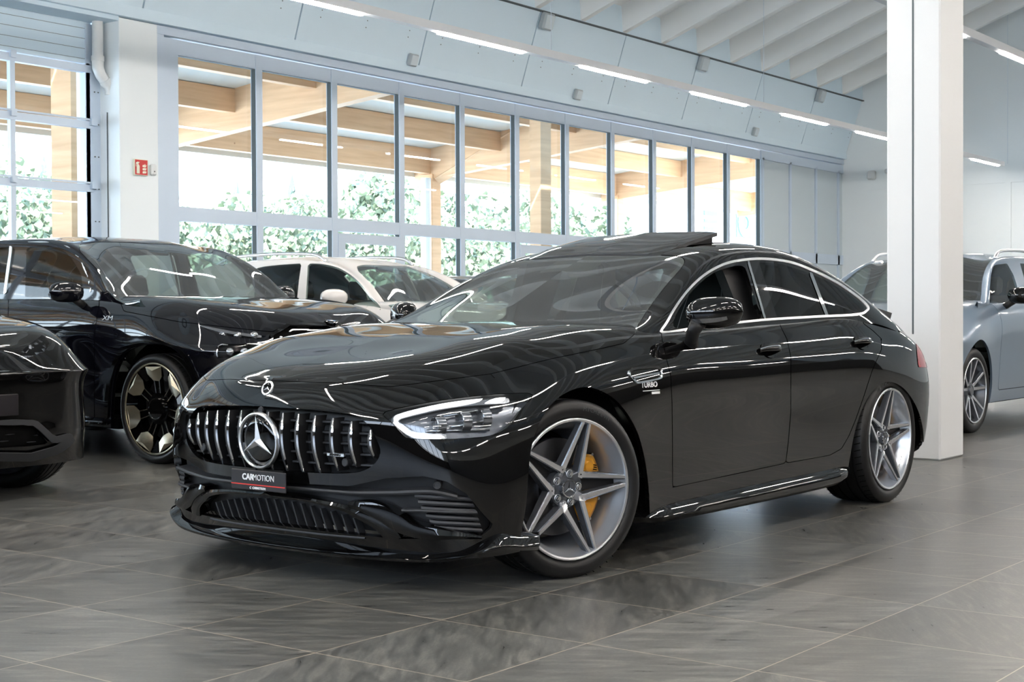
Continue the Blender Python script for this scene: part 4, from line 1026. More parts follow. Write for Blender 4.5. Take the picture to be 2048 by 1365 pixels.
# ------------------------------------------------------------------ grille, badges, plate
def yz_on_body(y, z, d=0.):
    x = float(on_surface(BODY0, [(-abs(y), z)], .0)[0]); return x-d
GZ = lambda y: (.678-.045*(abs(y)/.55)**3, .418+.075*(abs(y)/.55)**2.6)     # top and bottom of the opening
m = MB()
for i in range(41):   # back wall of the opening
    y = -.57+1.14*i/40; x = yz_on_body(y, .55, -.10)
    m.V += [(x+.02, y, .40), (x, y, .55), (x+.03, y, .70)]
for i in range(40): 
    for j in range(2): a = i*3+j; m.F.append((a, a+1, a+4, a+3)); m.m.append(0)
gr = m.build('grille', ['matte_black'], gt, smooth=True)
for z in (.475, .515, .555, .595, .635):
    s_ = MB()
    for i in range(33):
        y = -.54+1.08*i/32; x = yz_on_body(y, z, -.035)
        s_.V += [(x, y, z-.0035), (x, y, z+.0035), (x+.05, y, z+.0035), (x+.05, y, z-.0035)]
    for i in range(32):
        a = i*4
        for j in range(4): s_.F.append((a+j, a+(j+1) % 4, a+4+(j+1) % 4, a+4+j)); s_.m.append(0)
    s_.build('cross_slat', ['dark_plastic'], gr)
for k in range(-7, 7):
    y0 = (k+.5)*.0805; zt, zb = GZ(y0); zt -= .012; zb += .008
    if abs(y0) > .5: zt -= .015; zb += .01
    n_ = 14; V = []
    for i in range(n_+1):
        t_ = i/n_; z = zb+(zt-zb)*t_; x = yz_on_body(y0, max(.47, min(.66, z)), .008)+.085*max(0, .6-t_)**2+.03*max(0, t_-.7)
        w = .0105*min(1, .35+3*min(i, n_-i)/n_)
        V += [(x, y0-w, z), (x-.005, y0-w*.45, z), (x-.005, y0+w*.45, z), (x, y0+w, z), (x+.055, y0+.006, z), (x+.055, y0-.006, z)]
    b1 = MB()
    F = []; fm = []
    for i in range(n_):
        a = i*6
        for j in range(6):
            F.append((a+j, a+6+j, a+6+(j+1) % 6, a+(j+1) % 6)); fm.append([0, 1, 0, 2, 2, 2][j])
    F += [tuple(range(6)), tuple(n_*6+j for j in range(6))[::-1]]; fm += [0, 0]
    b1.V = V; b1.F = F; b1.m = fm
    o = b1.build('grille_bar', ['chrome', 'dark_plastic', 'matte_black'], gr, auto=40)
sx = yz_on_body(0, .553, .0)
TS_ = Matrix.Translation((sx-.012, 0, .553)) @ Matrix.Rotation(math.radians(-90), 4, 'Z') @ Matrix.Rotation(math.radians(3), 4, 'X')
m = MB(); m.lathe([(.0, -.006), (.07, -.003), (.099, .004), (.104, .03)], 48, 0, TS_); bd = m.build('star_badge', ['black_paint'], gt, smooth=True)
m = MB(); m.lathe([(.1, .004), (.101, -.005), (.1055, -.010), (.110, -.008), (.113, .0), (.113, .007)], 64, 0, TS_)
s2 = MB(); star_mb(s2, .097, -.005, -.020, 0)
for v in s2.V: m.V.append(tuple(TS_ @ Vector(v)))
k0 = len(m.V)-len(s2.V)
for f in s2.F: m.F.append(tuple(i+k0 for i in f)); m.m.append(0)
m.build('star_emblem', ['satin_chrome'], bd, auto=25)
m = MB(); m.lathe([(0, -.004), (.012, -.004), (.014, .002)], 16, 0, Matrix.Translation((yz_on_body(0, .665)-.004, 0, .672)) @ Matrix.Rotation(-PI/2, 4, 'Z')); m.lathe([(0, -.006), (.006, -.006)], 12, 1, Matrix.Translation((yz_on_body(0, .665)-.004, 0, .672)) @ Matrix.Rotation(-PI/2, 4, 'Z')); m.build('front_camera', ['dark_plastic', 'lens'], gt)
# parking sensors in the grille
for y, z in ((.43, .50), (-.40, .485)):
    m = MB(); m.lathe([(0, -.003), (.013, -.003), (.016, 0), (.016, .04)], 20, 0, Matrix.Translation((yz_on_body(y, z)+.012, y, z)) @ Matrix.Rotation(-PI/2, 4, 'Z')); m.build('parking_sensor', ['dark_plastic'], gt, auto=30)
# small round emblem on the nose panel
from mathutils.bvhtree import BVHTree
BVHS = {}
def surf_frame(q, px_, ok=None, fr=None):
    """matrix lying on the surface where the line of sight through a photo point meets it: z outward, x to the car's rear"""
    fr = fr or GT
    key = id(q)
    if key not in BVHS: BVHS[key] = (BVHTree.FromPolygons([tuple(v) for v in q.V], q.F), q)
    d = CFW+(px_[0]-1024)/CF*CRT-(px_[1]-682.5)/CF*CUP
    o = (CPOS-fr.O)@fr.M; d = d@fr.M
    loc, nn_, fi, dist = BVHS[key][0].ray_cast(Vector(o), Vector(d))
    if loc is None:
        P = fr.px(q.V); i = int(np.argmin((P[:, 0]-px_[0])**2+(P[:, 1]-px_[1])**2)); loc = Vector(q.V[i]); n = Vector(q.N[i]).normalized()
    else:
        f = q.F[fi]; w = np.array([1/max(np.linalg.norm(q.V[i]-np.array(loc)), 1e-5) for i in f]); n = Vector((q.N[list(f)]*w[:, None]).sum(0)).normalized()
    xa = Vector((1, 0, 0)); xa = (xa-n*xa.dot(n)).normalized(); ya = n.cross(xa)
    Mx = Matrix.Identity(4)
    for r_ in range(3): Mx[r_][0] = xa[r_]; Mx[r_][1] = ya[r_]; Mx[r_][2] = n[r_]; Mx[r_][3] = loc[r_]
    return Mx, np.array(loc), n
Mx, p0, n0 = surf_frame(BODY0, (537, 777))
nn = Vector((n0.x, 0, n0.z)).normalized(); xa = Vector((0, -1, 0)); ya = nn.cross(xa)
Mx = Matrix(((xa.x, ya.x, nn.x, p0[0]), (xa.y, ya.y, nn.y, 0), (xa.z, ya.z, nn.z, p0[2]), (0, 0, 0, 1)))
TB = Mx @ Matrix.Rotation(-PI/2, 4, 'X') if 0 else Mx @ Matrix(((1, 0, 0, 0), (0, 0, 1, 0), (0, -1, 0, .001), (0, 0, 0, 1)))
m = MB(); m.lathe([(0, -.0012), (.0235, -.0012)], 32, 2, TB); m.lathe([(.0225, -.001), (.023, -.003), (.0295, -.003), (.031, .002)], 32, 0, TB)
m2 = MB(); star_mb(m2, .023, -.0015, -.004, 0)
k0 = len(m.V); m.V += [tuple(TB @ Vector(v)) for v in m2.V]; m.F += [tuple(i+k0 for i in f) for f in m2.F]; m.m += [1]*len(m2.F)
m.build('hood_emblem', ['satin_chrome', 'satin_chrome', 'black_paint'], gt, auto=30)
# plate with the dealer's name
xp = -.835; PY0, PY1, PZ0, PZ1 = .125, -.188, .362, .440
m = MB(); m.box((xp, PY1, PZ0), (xp+.008, PY0, PZ1), 0, bev=.003); m.box((xp-.001, PY1+.002, PZ0+.0195), (xp, PY0-.002, PZ0+.0235), 1)
m.box((xp+.008, -.10, .37), (xp+.06, .05, .43), 2)
pl = m.build('number_plate', ['plate_black', 'red', 'matte_black'], gt)
TT = Matrix.Translation((xp-.0012, (PY0+PY1)/2, 0)) @ Matrix(((0, 0, -1, 0), (-1, 0, 0, 0), (0, 1, 0, 0), (0, 0, 0, 1)))
text('lettering', 'CAR', .033, TT @ Matrix.Translation((-.056, .412, 0)), 'white_ink', pl, bold=.0012)
text('lettering', 'MOTION', .033, TT @ Matrix.Translation((.034, .412, 0)), 'white_ink', pl, bold=0., sx=.92)
text('lettering', 'C  CARMOTION', .0125, TT @ Matrix.Translation((0, .371, 0)), 'white_ink', pl, bold=.0004)
# small lettering bar on the grille
m = MB(); xg_ = yz_on_body(-.40, .515)-.016; m.box((xg_, -.425, .508), (xg_+.012, -.335, .522), 0, bev=.002); lb = m.build('lettering_bar', ['chrome'], gr)
text('lettering', '///AMG', .0125, Matrix.Translation((xg_-.0012, -.38, .515)) @ Matrix(((0, 0, -1, 0), (-1, 0, 0, 0), (0, 1, 0, 0), (0, 0, 0, 1))), 'matte_black', lb, bold=.0003, sx=1.5)

# ------------------------------------------------------------------ headlights
def half(name, q, mat, parent=None, edge=0.):
    for k in (0, 1): put(name, q.mirror() if k else q, mat, parent or gt, edge)
lampS = BODY0; okl = lambda q: (q.Q[:, 0] < 6) & (q.V[:, 2] > .5) & (q.V[:, 0] < 0)
lens = clip(lampS, lim(sdf(GT.px(lampS.V), P_LAMP), okl(lampS))-1.2)
housing = lens.offset(-.05)
DRL = smooth_line([(1016,796),(960,799),(900,806),(840,818),(800,829),(787,836),(790,846),(803,858),(820,869),(840,873),(888,873)], 4)
def line_sdf(P, L):
    P = np.asarray(P, float); d = np.full(len(P), 1e18)
    for a, b_ in zip(L[:-1], L[1:]):
        e = b_-a; t = np.clip((P-a)@e/max(e@e, 1e-9), 0, 1); d = np.minimum(d, ((P-a-t[:, None]*e)**2).sum(1))
    return np.sqrt(d)
drl = clip(lens, 4.4-line_sdf(GT.px(lens.V), DRL)).offset(-.012)
drl2 = clip(lens, 7.0-line_sdf(GT.px(lens.V), DRL)).offset(-.016)
hem_s = hem(lens, .05)
for k in (0, 1):
    X = (lambda q: q.mirror()) if k else (lambda q: q)
    hl = put('headlight', X(lens), 'lens', gt)
    put('lamp_housing', X(housing), 'grey_alloy', hl)
    mk('lamp_bezel', X(hem_s).V, X(hem_s).F, 'matte_black', hl, True, X(hem_s).N)
    put('daylight_strip', X(drl), 'drl', hl, .006); put('strip_carrier', X(drl2), 'lamp_inner', hl, .006)
    for (qx, qy, rad) in ((872,848,.026), (925,838,.030), (968,829,.026)):
        Mx, p0, n0 = surf_frame(BODY0, (qx, qy)); p = Vector(p0)-n0*.035
        if k: p.y = -p.y
        T = Matrix.Translation(p) @ Matrix.Rotation(-PI/2+(-.35 if not k else .35), 4, 'Z')
        pm_ = MB(); pm_.lathe([(0, -.012), (rad*.5, -.010), (rad*.8, -.003), (rad, .004)], 24, 1, T); pm_.lathe([(rad, .004), (rad*1.15, -.006), (rad*1.3, -.004), (rad*1.35, .03)], 24, 0, T)
        pm_.build('projector', ['lamp_inner', 'lens'], hl, auto=40)
    v = MB()
    for (pa, pb) in (((905,852),(985,835)), ((850,862),(985,857)), ((880,828),(1010,806))):
        A_, _, na = surf_frame(BODY0, pa); B_, _, nb = surf_frame(BODY0, pb); a = A_.translation-na*.028; b_ = B_.translation-nb*.028
        if k: a.y *= -1; b_.y *= -1
        v.tube([a, b_], .005, 6)
    v.build('lamp_trim', ['lamp_inner'], hl, smooth=True)

# ------------------------------------------------------------------ lower front: recess, intakes, blades, lip
rec = clip(BODY0, lim(sdf(GT.px(BODY0.V), P_LOW)+6, (BODY0.Q[:, 0] < 5.9) & (BODY0.V[:, 2] < .52)))
rc = rec.offset(-.055); put('intake_recess', join(rc, rc.mirror()), 'matte_black', gt)
def on_body_px(L, d=0., ok=None):
    out = []
    okk = (BODY0.Q[:, 0] < 6) & (BODY0.V[:, 2] < .66) if ok is None else ok
    for p in L:
        Mx, p0, n0 = surf_frame(BODY0, p, okk); out.append(Vector(p0)+n0*d)
    return out
def ribbon(name, up, lo, mats, d0=-.004, d1=-.05, parent=None, both=True, N_=5):
    """solid band on the nose between an upper and a lower photo line, with depth behind it"""
    U = on_body_px(smooth_line(up, N_), d0); L = on_body_px(smooth_line(lo, N_), d0); n = min(len(U), len(L))
    Ub = on_body_px(smooth_line(up, N_), d1); Lb = on_body_px(smooth_line(lo, N_), d1)
    for k in ((0, 1) if both else (0,)):
        m = MB(); V = []
        for i in range(n):
            mid = (U[i]+L[i])/2; nrm = (U[i]-Ub[i]).normalized(); mid = mid+nrm*min(.010, (U[i]-L[i]).length*.25)
            V += [Ub[i], U[i], mid, L[i], Lb[i]]
        if k: V = [Vector((v.x, -v.y, v.z)) for v in V]
        m.V = [tuple(v) for v in V]
        for i in range(n-1):
            for j in range(4):
                q = (i*5+j, (i+1)*5+j, (i+1)*5+j+1, i*5+j+1); m.F.append(q[::-1] if k else q); m.m.append(0)
        o = m.build(name, mats, parent or gt, auto=50)
    return o
# gloss wing framing the central intake; it sweeps down into the lip
ribbon('wing_blade', [(515,985),(600,994),(660,1004),(700,1012),(735,1024),(765,1040),(790,1058),(803,1076)], [(515,991),(600,1001),(650,1012),(690,1024),(713,1037),(738,1050),(755,1062),(770,1079)], ['black_paint'], .004, -.05)
ribbon('wing_blade', [(700,1003),(735,1003),(770,1012),(800,1030),(830,1048),(880,1058),(930,1066),(962,1072)], [(700,1014),(735,1028),(765,1044),(790,1060),(830,1074),(880,1078),(930,1078),(962,1078)], ['black_paint'], .010, -.04)
# horizontal band over the central intake and the fins of the side intakes
ribbon('intake_fin', [(515,968),(600,976),(700,984),(780,984),(860,982),(915,992)], [(515,974),(600,982),(700,991),(780,992),(860,990),(915,1000)], ['dark_plastic'], -.008, -.06)
ribbon('intake_fin', [(800,1021),(850,1022),(900,1024),(955,1024)], [(802,1026),(850,1027),(900,1029),(958,1030)], ['dark_plastic'], -.010, -.06)
for (yy_, x0_) in ((992,825),(1004,832),(1016,838),(1032,848),(1043,856),(1054,866)):
    ribbon('intake_slat', [(x0_,yy_),(880,yy_+3),(945+(yy_-992)*.35,yy_+6)], [(x0_+2,yy_+9),(880,yy_+11),(948+(yy_-992)*.35,yy_+13)], ['grey_box' if 0 else 'dark_plastic'], -.020, -.05)
# upright slats of the central intake
for i in range(17):
    y0 = .40-.80*i/16; zt = .315-.05*(abs(y0)/.42)**2; zb = .195
    m = MB(); x = yz_on_body(y0, .28, -.03); x2 = yz_on_body(y0, .20, -.015); dy = -.018
    m.add([(x, y0-.004, zt), (x, y0+.004, zt), (x2, y0+.004+dy, zb), (x2, y0-.004+dy, zb), (x+.035, y0-.004, zt), (x+.035, y0+.004, zt), (x2+.035, y0+.004+dy, zb), (x2+.035, y0-.004+dy, zb)],
          [(0, 1, 2, 3), (7, 6, 5, 4), (0, 3, 7, 4), (1, 5, 6, 2), (0, 4, 5, 1), (3, 2, 6, 7)])
    m.build('intake_bar', ['dark_plastic'], gt)
m = MB()
for i in range(31):
    y = -.45+.9*i/30; x = yz_on_body(y, .2, 0); m.V += [(x-.0, y, .200), (x-.004, y, .193), (x+.05, y, .188)]
for i in range(30):
    for j in range(2): a = i*3+j; m.F.append((a, a+3, a+4, a+1)); m.m.append(0)
m.build('intake_sill', ['dark_plastic'], gt, smooth=True)
# side sensor beside the fog intake
Mx, p0, n0 = surf_frame(BODY0, (874, 972))
for k in (0, 1):
    m = MB(); T = Mx @ Matrix.Rotation(PI/2, 4, 'X'); m.lathe([(0, -.004+.008), (.010, .004), (.013, .006), (.015, .012), (.016, .04)], 20, 0, T @ Matrix.Rotation(0, 4, 'Y'))
    m.V = [tuple(Mx @ Vector((r_*math.cos(q), r_*math.sin(q), h))) for (r_, h) in ((0.001, -.004), (.009, -.004), (.011, -.002), (.014, -.002), (.017, -.03)) for q in [2*PI*i/20 for i in range(20)]]
    m.F = [(r_*20+i, r_*20+(i+1) % 20, (r_+1)*20+(i+1) % 20, (r_+1)*20+i) for r_ in range(4) for i in range(20)]; m.m = [0]*len(m.F)
    if k: m.V = [(v[0], -v[1], v[2]) for v in m.V]
    m.build('parking_sensor', ['dark_plastic'], gt, auto=30)
# front lip: a gloss blade round the lower edge, kicked up at the corners
tip = []
LIP = [(0,-.70,.118),(.25,-.69,.118),(.50,-.655,.119),(.70,-.61,.125),(.82,-.565,.140),(.90,-.525,.165),(.945,-.47,.178),(.955,-.38,.165),(.955,-.30,.155),(.95,-.24,.15)]
Ls = smooth_line([(y, x, z) for y, x, z in LIP], 5)
for k in (0,):
    m = MB(); prof = []
    full = [(-y, x, z) for y, x, z in Ls[::-1]]+[(y, x, z) for y, x, z in Ls[1:]]
    for (y, x, z) in full:
        e = min(1, abs(y)/.9); inx = .11*(1-.3*e); iny = -.06*np.sign(y)*e
        m.V += [(x+.004, y, z+.014), (x-.004, y, z+.006), (x, y, z-.004), (x+inx, y+iny, z-.014), (x+inx*.8, y+iny*.8, z+.034+.02*e)]
    n = len(full)
    for i in range(n-1):
        for j in range(5): m.F.append((i*5+j, i*5+(j+1) % 5, (i+1)*5+(j+1) % 5, (i+1)*5+j)); m.m.append(0)
    m.F += [tuple(range(5)), tuple((n-1)*5+j for j in range(5))[::-1]]; m.m += [0, 0]
    m.build('front_lip', ['black_paint'], gt, auto=60)
# ------------------------------------------------------------------ side skirts, handles, vent, mirrors
for k in (-1, 1):
    m = MB(); st = [(.50,.86,.150,.19),(.60,.90,.138,.195),(.8,.925,.135,.205),(1.5,.93,.135,.215),(2.2,.93,.14,.225),(2.40,.925,.15,.235),(2.50,.905,.17,.24)]
    A = smooth_line([(x, y, z0, z1) for x, y, z0, z1 in st], 6)
    for x, y, z0, z1 in A:
        m.V += [(x, k*(y-.045), z1+.025), (x, k*(y+.012), z1-.012), (x, k*(y+.020), z0+.034), (x, k*(y-.005), z0+.008), (x, k*(y-.09), z0)]
    for i in range(len(A)-1):
        for j in range(4): q = (i*5+j, (i+1)*5+j, (i+1)*5+j+1, i*5+j+1); m.F.append(q if k < 0 else q[::-1]); m.m.append(0)
    m.build('side_skirt', ['black_paint'], gt, auto=60)
def door_handle(px_, parent, L=.20):
    Mx, p0, n0 = surf_frame(BODY0, px_, (BODY0.Q[:, 0] > 8) & (BODY0.Q[:, 1] < 5))
    for k in (0, 1):
        m = MB(); n = 14; V = []
        for i in range(n+1):
            t = i/n*2-1; x = t*L/2; h = .018*(1-.45*t*t); o = .030*(1-abs(t)**3.2)+.004
            for a in range(8):
                q = 2*PI*a/8; V.append((x, math.sin(q)*h, o+math.cos(q)*.008))
        m.V = [tuple(Mx @ Vector(v)) for v in V]
        for i in range(n):
            for a in range(8): m.F.append((i*8+a, i*8+(a+1) % 8, (i+1)*8+(a+1) % 8, (i+1)*8+a)); m.m.append(0)
        for i in range(n):   # chrome insert line along the grip
            pass
        c0 = len(m.V); 
        for i in range(n+1):
            t = i/n*2-1; x = t*L/2*.98; o = .030*(1-abs(t)**3.2)+.0135
            for dz in (.002, .007): m.V.append(tuple(Mx @ Vector((x, dz, o))))
        for i in range(n): m.F.append((c0+2*i, c0+2*i+2, c0+2*i+3, c0+2*i+1)); m.m.append(1)
        # dished cup behind
        c0 = len(m.V)
        for i in range(17):
            q = 2*PI*i/16; m.V.append(tuple(Mx @ Vector((math.cos(q)*L*.37, math.sin(q)*.042, .003))))
        m.V.append(tuple(Mx @ Vector((0, 0, .0015))))
        for i in range(16): m.F.append((c0+i, c0+i+1, c0+17)); m.m.append(2)
        if k: m.V = [(v[0], -v[1], v[2]) for v in m.V]
        m.build('door_handle', ['black_paint', 'chrome', 'black_paint'], gt, auto=50)
door_handle((1538, 701), None); door_handle((1722, 686), None)
# fender vent with chrome frame and lettering
Mx, p0, n0 = surf_frame(BODY0, (1292, 752), (BODY0.Q[:, 0] > 6) & (BODY0.Q[:, 1] < 6)) ; FV = Mx.copy()
for k in (0, 1):
    out = [(-.125,.012),(-.095,.035),(.02,.04),(.095,.036),(.118,.02),(.112,-.004),(.09,-.02),(-.06,-.032),(-.09,-.024)]
    O = smooth_poly(out, 4); m = MB(); n = len(O); I = O*np.array([.90, .72])+np.array([.002, .0005])
    m.V = [(x, y, -.001) for x, y in O]+[(x, y, .006) for x, y in O*.985]+[(x, y, .004) for x, y in I]+[(x, y, -.004) for x, y in I]
    for i in range(n):
        j = (i+1) % n
        for r_ in range(3): m.F.append((r_*n+i, r_*n+j, (r_+1)*n+j, (r_+1)*n+i)); m.m.append(0)
    m.F.append(tuple(3*n+i for i in range(n))); m.m.append(1)
    c0 = len(m.V); m.V += [(-.10, -.002, .006), (.09, .010, .006), (.09, .003, .007), (-.095, -.010, .007)]; m.F.append((c0, c0+1, c0+2, c0+3)); m.m.append(0)
    m.V = [tuple(FV @ Vector(v)) for v in m.V]
    if k: m.V = [(v[0], -v[1], v[2]) for v in m.V]; m.F = [f[::-1] for f in m.F]
    m.build('fender_vent', ['chrome', 'matte_black'], gt, auto=40)
Mx, p0, n0 = surf_frame(BODY0, (1301, 773), (BODY0.Q[:, 0] > 6) & (BODY0.Q[:, 1] < 6))
text('lettering', 'TURBO', .032, Mx @ Matrix.Translation((-.01, .006, .0015)), 'white_ink', gt, bold=.0006, sx=1.15)
m = MB(); m.box((-.06, -.0195, .001), (.065, -.0165, .002), 0, Mx); m.box((.005, -.034, .001), (.065, -.024, .002), 0, Mx); m.build('lettering_line', ['white_ink'], gt)
# mirrors
for k in (-1, 1):
    m = MB(); n, w = 14, 20; V = []
    for i in range(n+1):
        t = i/n; y = .908+.212*t; e = (1-abs(2*t-1)**2.8)**.5 if 0 < t < 1 else 0.02
        xc_ = .915+.10*t; rx = .112*e*(1-.12*t); rz = .075*e*(1-.10*t)
        for a in range(w):
            q = 2*PI*a/w; c, s_ = math.cos(q), math.sin(q)
            V.append(((.18 if k > 0 else .0)+xc_+rx*np.sign(c)*abs(c)**.8*(1.0 if c < 0 else .55), k*y, 1.042+.01*t+rz*np.sign(s_)*abs(s_)**.85))
    m.V = V
    for i in range(n):
        for a in range(w):
            q = (i*w+a, i*w+(a+1) % w, (i+1)*w+(a+1) % w, (i+1)*w+a); m.F.append(q if k > 0 else q[::-1]); m.m.append(0)
    mo = m.build('side_mirror', ['black_paint'], gt, smooth=True)
    m = MB(); m.tube([(.86 if k < 0 else 1.03, k*.985, 1.0), (.87, k*.955, .965), (.90, k*.925, .93), (.93, k*.90, .90)], [.042, .034, .032, .040], 14, flat=.7)
    m.build('mirror_stalk', ['matte_black'], mo, smooth=True)
    m = MB(); m.V = [(V[j][0]-.0015, V[j][1], V[j][2]) for i in range(3, 13) for j in (i*w+11, i*w+12)]; m.F = [(2*i, 2*i+1, 2*i+3, 2*i+2) for i in range(9)]; m.m = [0]*9
    m.build('indicator', ['lamp_inner'], mo)
# spoiler, tail lamps, rear diffuser
m = MB(); xs0 = 3.80
SPO = [(0,3.95,1.05),(.25,3.945,1.047),(.42,3.92,1.042),(.53,3.88,1.036)]
A = smooth_line([(-y, x, z) for y, x, z in SPO[::-1]]+[(y, x, z) for y, x, z in SPO[1:]], 4)
for y, x, z in A: m.V += [(x-.20, y, z+.045), (x+.03, y, z+.012), (x+.0, y, z-.035), (x-.22, y, z-.03)]
for i in range(len(A)-1):
    for j in range(4): m.F.append((i*4+j, i*4+(j+1) % 4, (i+1)*4+(j+1) % 4, (i+1)*4+j)); m.m.append(0)
m.F += [(0, 1, 2, 3), tuple((len(A)-1)*4+j for j in (3, 2, 1, 0))]; m.m += [0, 0]
m.build('rear_spoiler', ['dark_plastic'], gt, auto=40)
tl = clip(BODY0, lim(sdf(GT.px(BODY0.V), np.array([(1830,668),(1838,676),(1850,726),(1862,736),(1836,735)], float)), (BODY0.Q[:, 0] > 13.5)))
half('tail_lamp', tl.offset(.003), 'red_lens')
# shut line between headlight and fender, fuel flap line
okf = (BODY0.Q[:, 0] < 8)
for L in ([(981,749),(1003,768),(1025,787)], [(1066,789),(1100,791),(1131,795)]):
    s_ = clip(BODY0, lim(.8-line_sdf(GT.px(BODY0.V), np.array(L, float)), okf)); half('shut_line', s_.offset(.0008), 'void')
# ------------------------------------------------------------------ cabin
def seat(x, y, back=True, w=.25, h=.62, parent=None):
    s = MB(); s.box((x-.28, y-w, .42), (x+.25, y+w, .58), bev=.05)
    for dy in (-1, 1): s.box((x-.26, y+dy*w-.05, .46), (x+.2, y+dy*w+.05, .62), bev=.04)
    o = s.build('seat', ['leather'], parent, auto=50)
    T = Matrix.Translation((x+.22, y, .55)) @ Matrix.Rotation(.33, 4, 'Y')
    b_ = MB(); prof = [(-.02, .20), (.1, .23), (.3, .25), (.45, .24), (.56, .19), (.62, .145), (.72, .125), (.80, .105), (.82, .06)]
    for zz_, ww in prof:
        n = 14
        for i in range(n):
            q = 2*PI*i/n; c, s_ = math.cos(q), math.sin(q)
            b_.V.append(tuple(T @ Vector((.055*np.sign(c)*abs(c)**.6*(1-.3*max(0, zz_-.5)) + (.02 if abs(s_) < .7 and c < 0 else 0), ww*np.sign(s_)*abs(s_)**.75, zz_))))
    n = 14
    for k in range(len(prof)-1):
        for i in range(n): b_.F.append((k*n+i, k*n+(i+1) % n, (k+1)*n+(i+1) % n, (k+1)*n+i)); b_.m.append(0)
    b_.F.append(tuple((len(prof)-1)*n+i for i in range(n))); b_.m.append(0)
    b_.build('seat_back', ['leather'], o, smooth=True)
    st = MB()
    for dy in (-1, 1):
        st.tube([T @ Vector((-.060, dy*ww, zz_)) for zz_, ww in ((.08, .13), (.3, .145), (.5, .12), (.6, .10), (.74, .085))], .0022, 5)
    st.tube([T @ Vector((-.055, yy_, .80-.02*abs(yy_)/.08)) for yy_ in (-.08, 0, .08)], .0022, 5)
    st.build('seam', ['stitch'], o)
for y in (-.38, .38):
    seat(1.56, y, parent=gt); seat(2.42, y, parent=gt, w=.23)
m = MB(); V = []
dp = [(.66, .94), (.80, .985), (.98, .975), (1.08, .93), (1.10, .80), (1.02, .62)]
for y in np.linspace(-.74, .74, 19):
    hump = .022*math.exp(-((y+.38)/.17)**2)
    for x, z in dp: V.append((x, y, z+hump-(.02 if abs(y) > .6 else 0)))
m.V = V
for i in range(18):
    for j in range(5): m.F.append((i*6+j, (i+1)*6+j, (i+1)*6+j+1, i*6+j+1)); m.m.append(0)
m.build('dashboard', ['leather'], gt, smooth=True)
m = MB(); T = Matrix.Translation((1.16, -.38, .90)) @ Matrix.Rotation(math.radians(-66), 4, 'Y')
m.tube([T @ Vector((.185*math.cos(2*PI*k/28), .185*math.sin(2*PI*k/28), 0)) for k in range(28)], .016, 8, closed=True)
for q in (0, 2.1, -2.1): m.tube([T @ Vector((0, 0, -.01)), T @ Vector((.18*math.cos(q+PI), .18*math.sin(q+PI), 0))], .014, 6)
m.lathe([(0, .02), (.055, .015), (.06, -.02)], 20, 0, T @ Matrix.Rotation(PI/2, 4, 'X')); m.build('steering_wheel', ['leather'], gt, smooth=True)
m = MB(); m.box((.9, -.80, .22), (3.1, .80, .30)); m.box((1.0, -.10, .3), (2.6, .10, .66), bev=.03); m.box((2.75, -.72, .3), (2.95, .72, .95), bev=.05); m.build('cabin_floor', ['leather'], gt)
for k in (-1, 1):
    m = MB(); m.box((.95, k*.80-.015, .3), (2.85, k*.80+.015, .955)); m.box((.98, k*.77-.03, .86), (2.8, k*.77+.03, .955), bev=.02); m.build('door_lining', ['leather'], gt)
hl_ = clip(ROOF0, (ROOF0.Q[:, 1]-3.6)); hl_ = clip(hl_, hl_.V[:, 0]-1.62); hl_ = clip(hl_, 2.72-hl_.V[:, 0]).offset(-.045); put('headliner', join(hl_, hl_.mirror()), 'leather', gt)
m = MB(); m.box((1.34, -.13, 1.235), (1.38, .09, 1.30), bev=.015); m.tube([(1.36, -.02, 1.29), (1.40, -.02, 1.33)], .012, 8); m.build('inner_mirror', ['matte_black'], gt)
m = MB(); m.box((1.2, -.14, 1.235), (1.42, .14, 1.24), 0, Matrix.Translation((0, 0, 0))); 
cov = clip(ROOF0, np.minimum(.16-abs(ROOF0.V[:, 1]), np.minimum(ROOF0.V[:, 0]-1.20, 1.50-ROOF0.V[:, 0]))).offset(-.006); put('sensor_cover', join(cov, cov.mirror()), 'matte_black', gt)

for k in (-1, 1):
    m = MB(); m.add([(1.68, k*.79, .9), (1.98, k*.79, .9), (1.98, k*.62, 1.33), (1.64, k*.62, 1.33), (1.68, k*.74, .9), (1.98, k*.74, .9), (1.98, k*.57, 1.33), (1.64, k*.57, 1.33)], [(0, 1, 2, 3), (7, 6, 5, 4), (0, 3, 7, 4), (1, 5, 6, 2)])
    m.build('pillar_lining', ['leather'], gt)
# ------------------------------------------------------------------ the other cars
def warp(a, xs, xd, zs, zd, ys):
    b = a.copy(); b[..., 0] = np.interp(a[..., 0], xs, xd); b[..., 2] = np.interp(a[..., 2], zs, zd); b[..., 1] = a[..., 1]*ys; return b
def suv_roof(c, wt, re, tl, zb, zr, hb, ht):
    X = [c-.25, c-.02, c+(wt-c)*.3, c+(wt-c)*.65, wt, wt+.35, (wt+re)/2, re-.35, re, re+(tl-re)*.5, tl]
    Z = [zb-.17, zb-.02, zb+(zr-zb)*.36, zb+(zr-zb)*.70, zr-.055, zr-.012, zr, zr-.012, zr-.045, zb+(zr-zb)*.55, zb+.02]
    R = []
    for x, zt in zip(X, Z):
        e = min(1, max(0, (zt-zb)/(zr-zb))); h = hb+(ht-hb)*e; dz = max(zt-zb, .0)
        w = lambda t: hb+(h-hb)*t
        R.append([(x, hb, min(zb, zt+.1)-.06), (x, w(.40)-.0, zb+dz*.38-(.05 if dz == 0 else 0)), (x, w(.84), zb+dz*.78-(.03 if dz == 0 else 0)), (x, w(.98)-.01, zb+dz*.90), (x, h-.10, zt-.022-.02*e), (x, .34, zt-.008), (x, 0, zt)])
    a = np.array(R, float); a[..., 1] *= -1; return a
